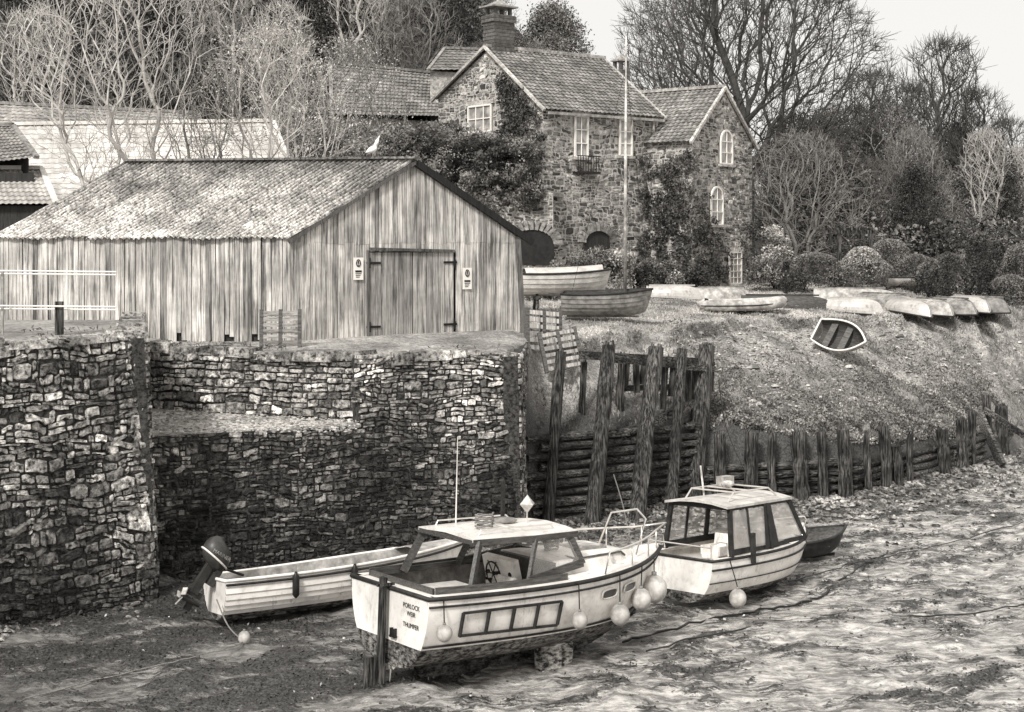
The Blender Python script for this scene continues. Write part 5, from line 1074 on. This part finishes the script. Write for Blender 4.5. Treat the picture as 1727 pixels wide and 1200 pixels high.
pts=[(-1.35,-.5,0),(-.6,-.55,0),(.3,-.55,.02),(.9,-.42,.06),(1.3,0,.12),(.9,.42,.06),(.3,.55,.02),(-.6,.55,0),(-1.35,.5,0)]
sm=[]
for i in range(len(pts)-1):
    p0,p1,p2,p3=[V(pts[max(0,min(len(pts)-1,k))]) for k in(i-1,i,i+1,i+2)]
    for f in(0,.33,.66): sm.append(.5*((2*p1)+(p2-p0)*f+(2*p0-5*p1+4*p2-p3)*f*f+(3*p1-p0-3*p2+p3)*f**3))
sm.append(V(pts[-1]));mb=MB();mb.tube(sm,[.06]+[.18]*(len(sm)-2)+[.06],10,t=1.1);mb.obj('tube','grey',e,smooth=True)
mb=MB();mb.box((-.1,0,-.05),(2.2,.9,.05));mb.box((-1.1,0,.05),(.05,.8,.3));mb.box((0,0,.1),(.25,.9,.04));mb.obj('floor','trim',e)
mb=MB();mb.tube([v+V((0,0,.0))+ (V((0,math.copysign(.18,v.y),0)) if abs(v.y)>.3 else V((.18,0,0))) for v in sm],.02,5);mb.obj('rubbing_strip','trim',e)
x=ray(948,40.5);loc=V((x,40.3,float(H(x,40.3))+.12))
sb,hs=dinghy(loc,-.12,2.55,1.25,'clinker sailing dinghy with tall mast beached on grass',mt='grey',D=.62,clk=7,name='sailing_dinghy',group=None,tilt=.05,ins='wood',tcol=.55)
sb['group']='boats on the quay grass'
Wm=MW[sb.name].inverted()
b=Wm@W(1054,500,40.3);t=Wm@W(1056,60,40.3);mb=MB();mb.tube([b,b.lerp(t,.5),t],[.05,.045,.02],8,t=1.3);mb.obj('mast','grey',sb,smooth=True)
mb=MB();mb.tube([t.lerp(b,.12),Wm@W(1095,498,40.8)],.006,4);mb.tube([t.lerp(b,.12),Wm@W(965,490,40.2)],.006,4);mb.tube([t.lerp(b,.3),b+V((.15,.1,.4))],.006,4);mb.tube([b.lerp(t,.4),b.lerp(t,.4)+V((.2,0,-.1))],.015,4);mb.obj('stay_wire','rub',sb)
mb=MB();mb.beam(W(925,495,40),W(1000,500,40.1),.08,.06,1.);mb.obj('boom','wood',sb,True)
x=ray(876,42.0);loc=V((x,42.0,float(H(x,42.0))+.42))
bb,hb=dinghy(loc,.12,2.75,1.3,'pale open boat with folded cover resting on trestles',mt='canvas',D=.6,clk=6,name='open_boat',group=None,ins='grey');bb['group']='boats on the quay grass'
for xx in(.5,1.9):
    mb=MB()
    for s_ in(-1,1): mb.beam((xx,s_*.1,.1),(xx,s_*.45,-.45),.08,.08)
    mb.beam((xx,-.4,-.1),(xx,.4,-.1),.08,.08);mb.obj('trestle','timber',bb)
mb=MB();hb.deck(mb,.05,.9,dz=.03,camber=.14);mb.obj('cover','canvas',bb)
def rope(pts,r,label,mt='rope',name='mooring_rope',jit=0.):
    P_=[V(p) for p in pts];sm=[]
    for i in range(len(P_)-1):
        p0,p1,p2,p3=[P_[max(0,min(len(P_)-1,k))] for k in(i-1,i,i+1,i+2)]
        for f in np.linspace(0,1,11)[:-1]: sm.append(.5*((2*p1)+(p2-p0)*f+(2*p0-5*p1+4*p2-p3)*f*f+(3*p1-p0-3*p2+p3)*f**3)+V((R.uniform(-jit,jit),R.uniform(-jit,jit)*1.5,R.uniform(-jit,jit)*.3)))
    sm.append(P_[-1]);mb=MB();mb.tube(sm,[r*R.uniform(.8,1.3) if jit else r for _ in sm],5);o=mb.obj(name,mt,origin=P_[0]);tag(o,label,'rope','mooring lines and chains')
def mp(px,py):
    d=CH*F/(py-HY)*.99;x=ray(px,d);return V((x,d,float(mz(x,d))+.03))
rope([mp(1500,925),mp(1440,965),mp(1380,1005),mp(1300,1020),mp(1180,1045),mp(1050,1075)],.02,'dark weedy mooring chain lying across the mud','rub','mooring_chain',.05)
rope([mp(1727,880),mp(1560,925),mp(1440,950),mp(1330,985)],.012,'thin mooring rope lying on mud','weed',jit=.04)
rope([mp(1760,1010),mp(1600,1040),mp(1400,1030),mp(1250,1060),mp(1090,1095)],.014,'weedy mooring rope across wet mud','weed',jit=.05)
rope([mp(20,1175),mp(200,1140),mp(340,1115),mp(412,1090)],.01,'mooring rope running to small buoy',jit=.03)
rope([W(1212,640,34.3),W(1225,720,33),W(1260,800,30.5),W(1295,850,27.6)],.012,'mooring rope from jetty pile to cabin boat','rub')
rope([W(1035,800,32),W(1050,850,29),W(1065,920,24)],.012,'mooring rope from jetty to motor boat','rope')
rope([W(1303,760,35),W(1290,800,34.8),W(1305,835,34.6)],.03,'heavy weedy rope hanging from post','rub')
rope([mp(365,1062)+V((0,0,.5)),mp(385,1072)+V((0,0,.1)),mp(412,1090)],.012,'mooring rope from stern to buoy')
fender(mp(412,1088)+V((0,0,.05)),.1,'small pale mooring buoy lying on mud',rope=mp(395,1070)+V((0,0,.1)))
o=MB();b=gb(1490,50);o.tube([b,b+V((0,0,.45))],.05,8,t=1.);o=o.obj('marker_post','clean',origin=b);tag(o,'short white marker post on grass','post')
# ---------------- camera, light, world
cam=bpy.data.cameras.new('camera');cam.lens=36*F/1727;cam.sensor_width=36;cam.shift_y=-200/1727;cam.clip_end=3000
co_=bpy.data.objects.new('camera',cam);link(co_);co_.location=(0,0,CH);co_.rotation_euler=(pi/2,0,0);scene.camera=co_
wd=bpy.data.worlds.new('World');scene.world=wd;wd.use_nodes=True;nt=wd.node_tree;bg=nt.nodes['Background']
EL=math.radians(44);AZ=math.radians(206)
sky=N(nt,'ShaderNodeTexSky');sky.sky_type='NISHITA';sky.sun_disc=False;sky.sun_elevation=EL;sky.sun_rotation=AZ;sky.dust_density=3
bw=N(nt,'ShaderNodeRGBToBW',{'Color':sky.outputs[0]})
mr=N(nt,'ShaderNodeMath',{0:bw.outputs[0],1:.2},operation='MULTIPLY');ad=N(nt,'ShaderNodeMath',{0:mr.outputs[0],1:7.0},operation='ADD')
cc=N(nt,'ShaderNodeCombineColor')
m1=N(nt,'ShaderNodeMath',{0:ad.outputs[0],1:1.01},operation='MULTIPLY');m3=N(nt,'ShaderNodeMath',{0:ad.outputs[0],1:.99},operation='MULTIPLY');m2=N(nt,'ShaderNodeMath',{0:ad.outputs[0],1:.96},operation='MULTIPLY')
nt.links.new(m1.outputs[0],cc.inputs[0]);nt.links.new(m3.outputs[0],cc.inputs[1]);nt.links.new(m2.outputs[0],cc.inputs[2])
nt.links.new(cc.outputs[0],bg.inputs[0]);bg.inputs[1].default_value=.12
sl=bpy.data.lights.new('sun','SUN');sl.energy=3.5;sl.angle=math.radians(10);sl.color=(1,.985,.96);so=bpy.data.objects.new('sun',sl);link(so)
sd=V((math.sin(AZ)*math.cos(EL),math.cos(AZ)*math.cos(EL),math.sin(EL)));so.rotation_euler=sd.to_track_quat('Z','Y').to_euler();so.location=(-10,-10,30)
scene.view_settings.view_transform='Standard'
scene.view_settings.look='None'
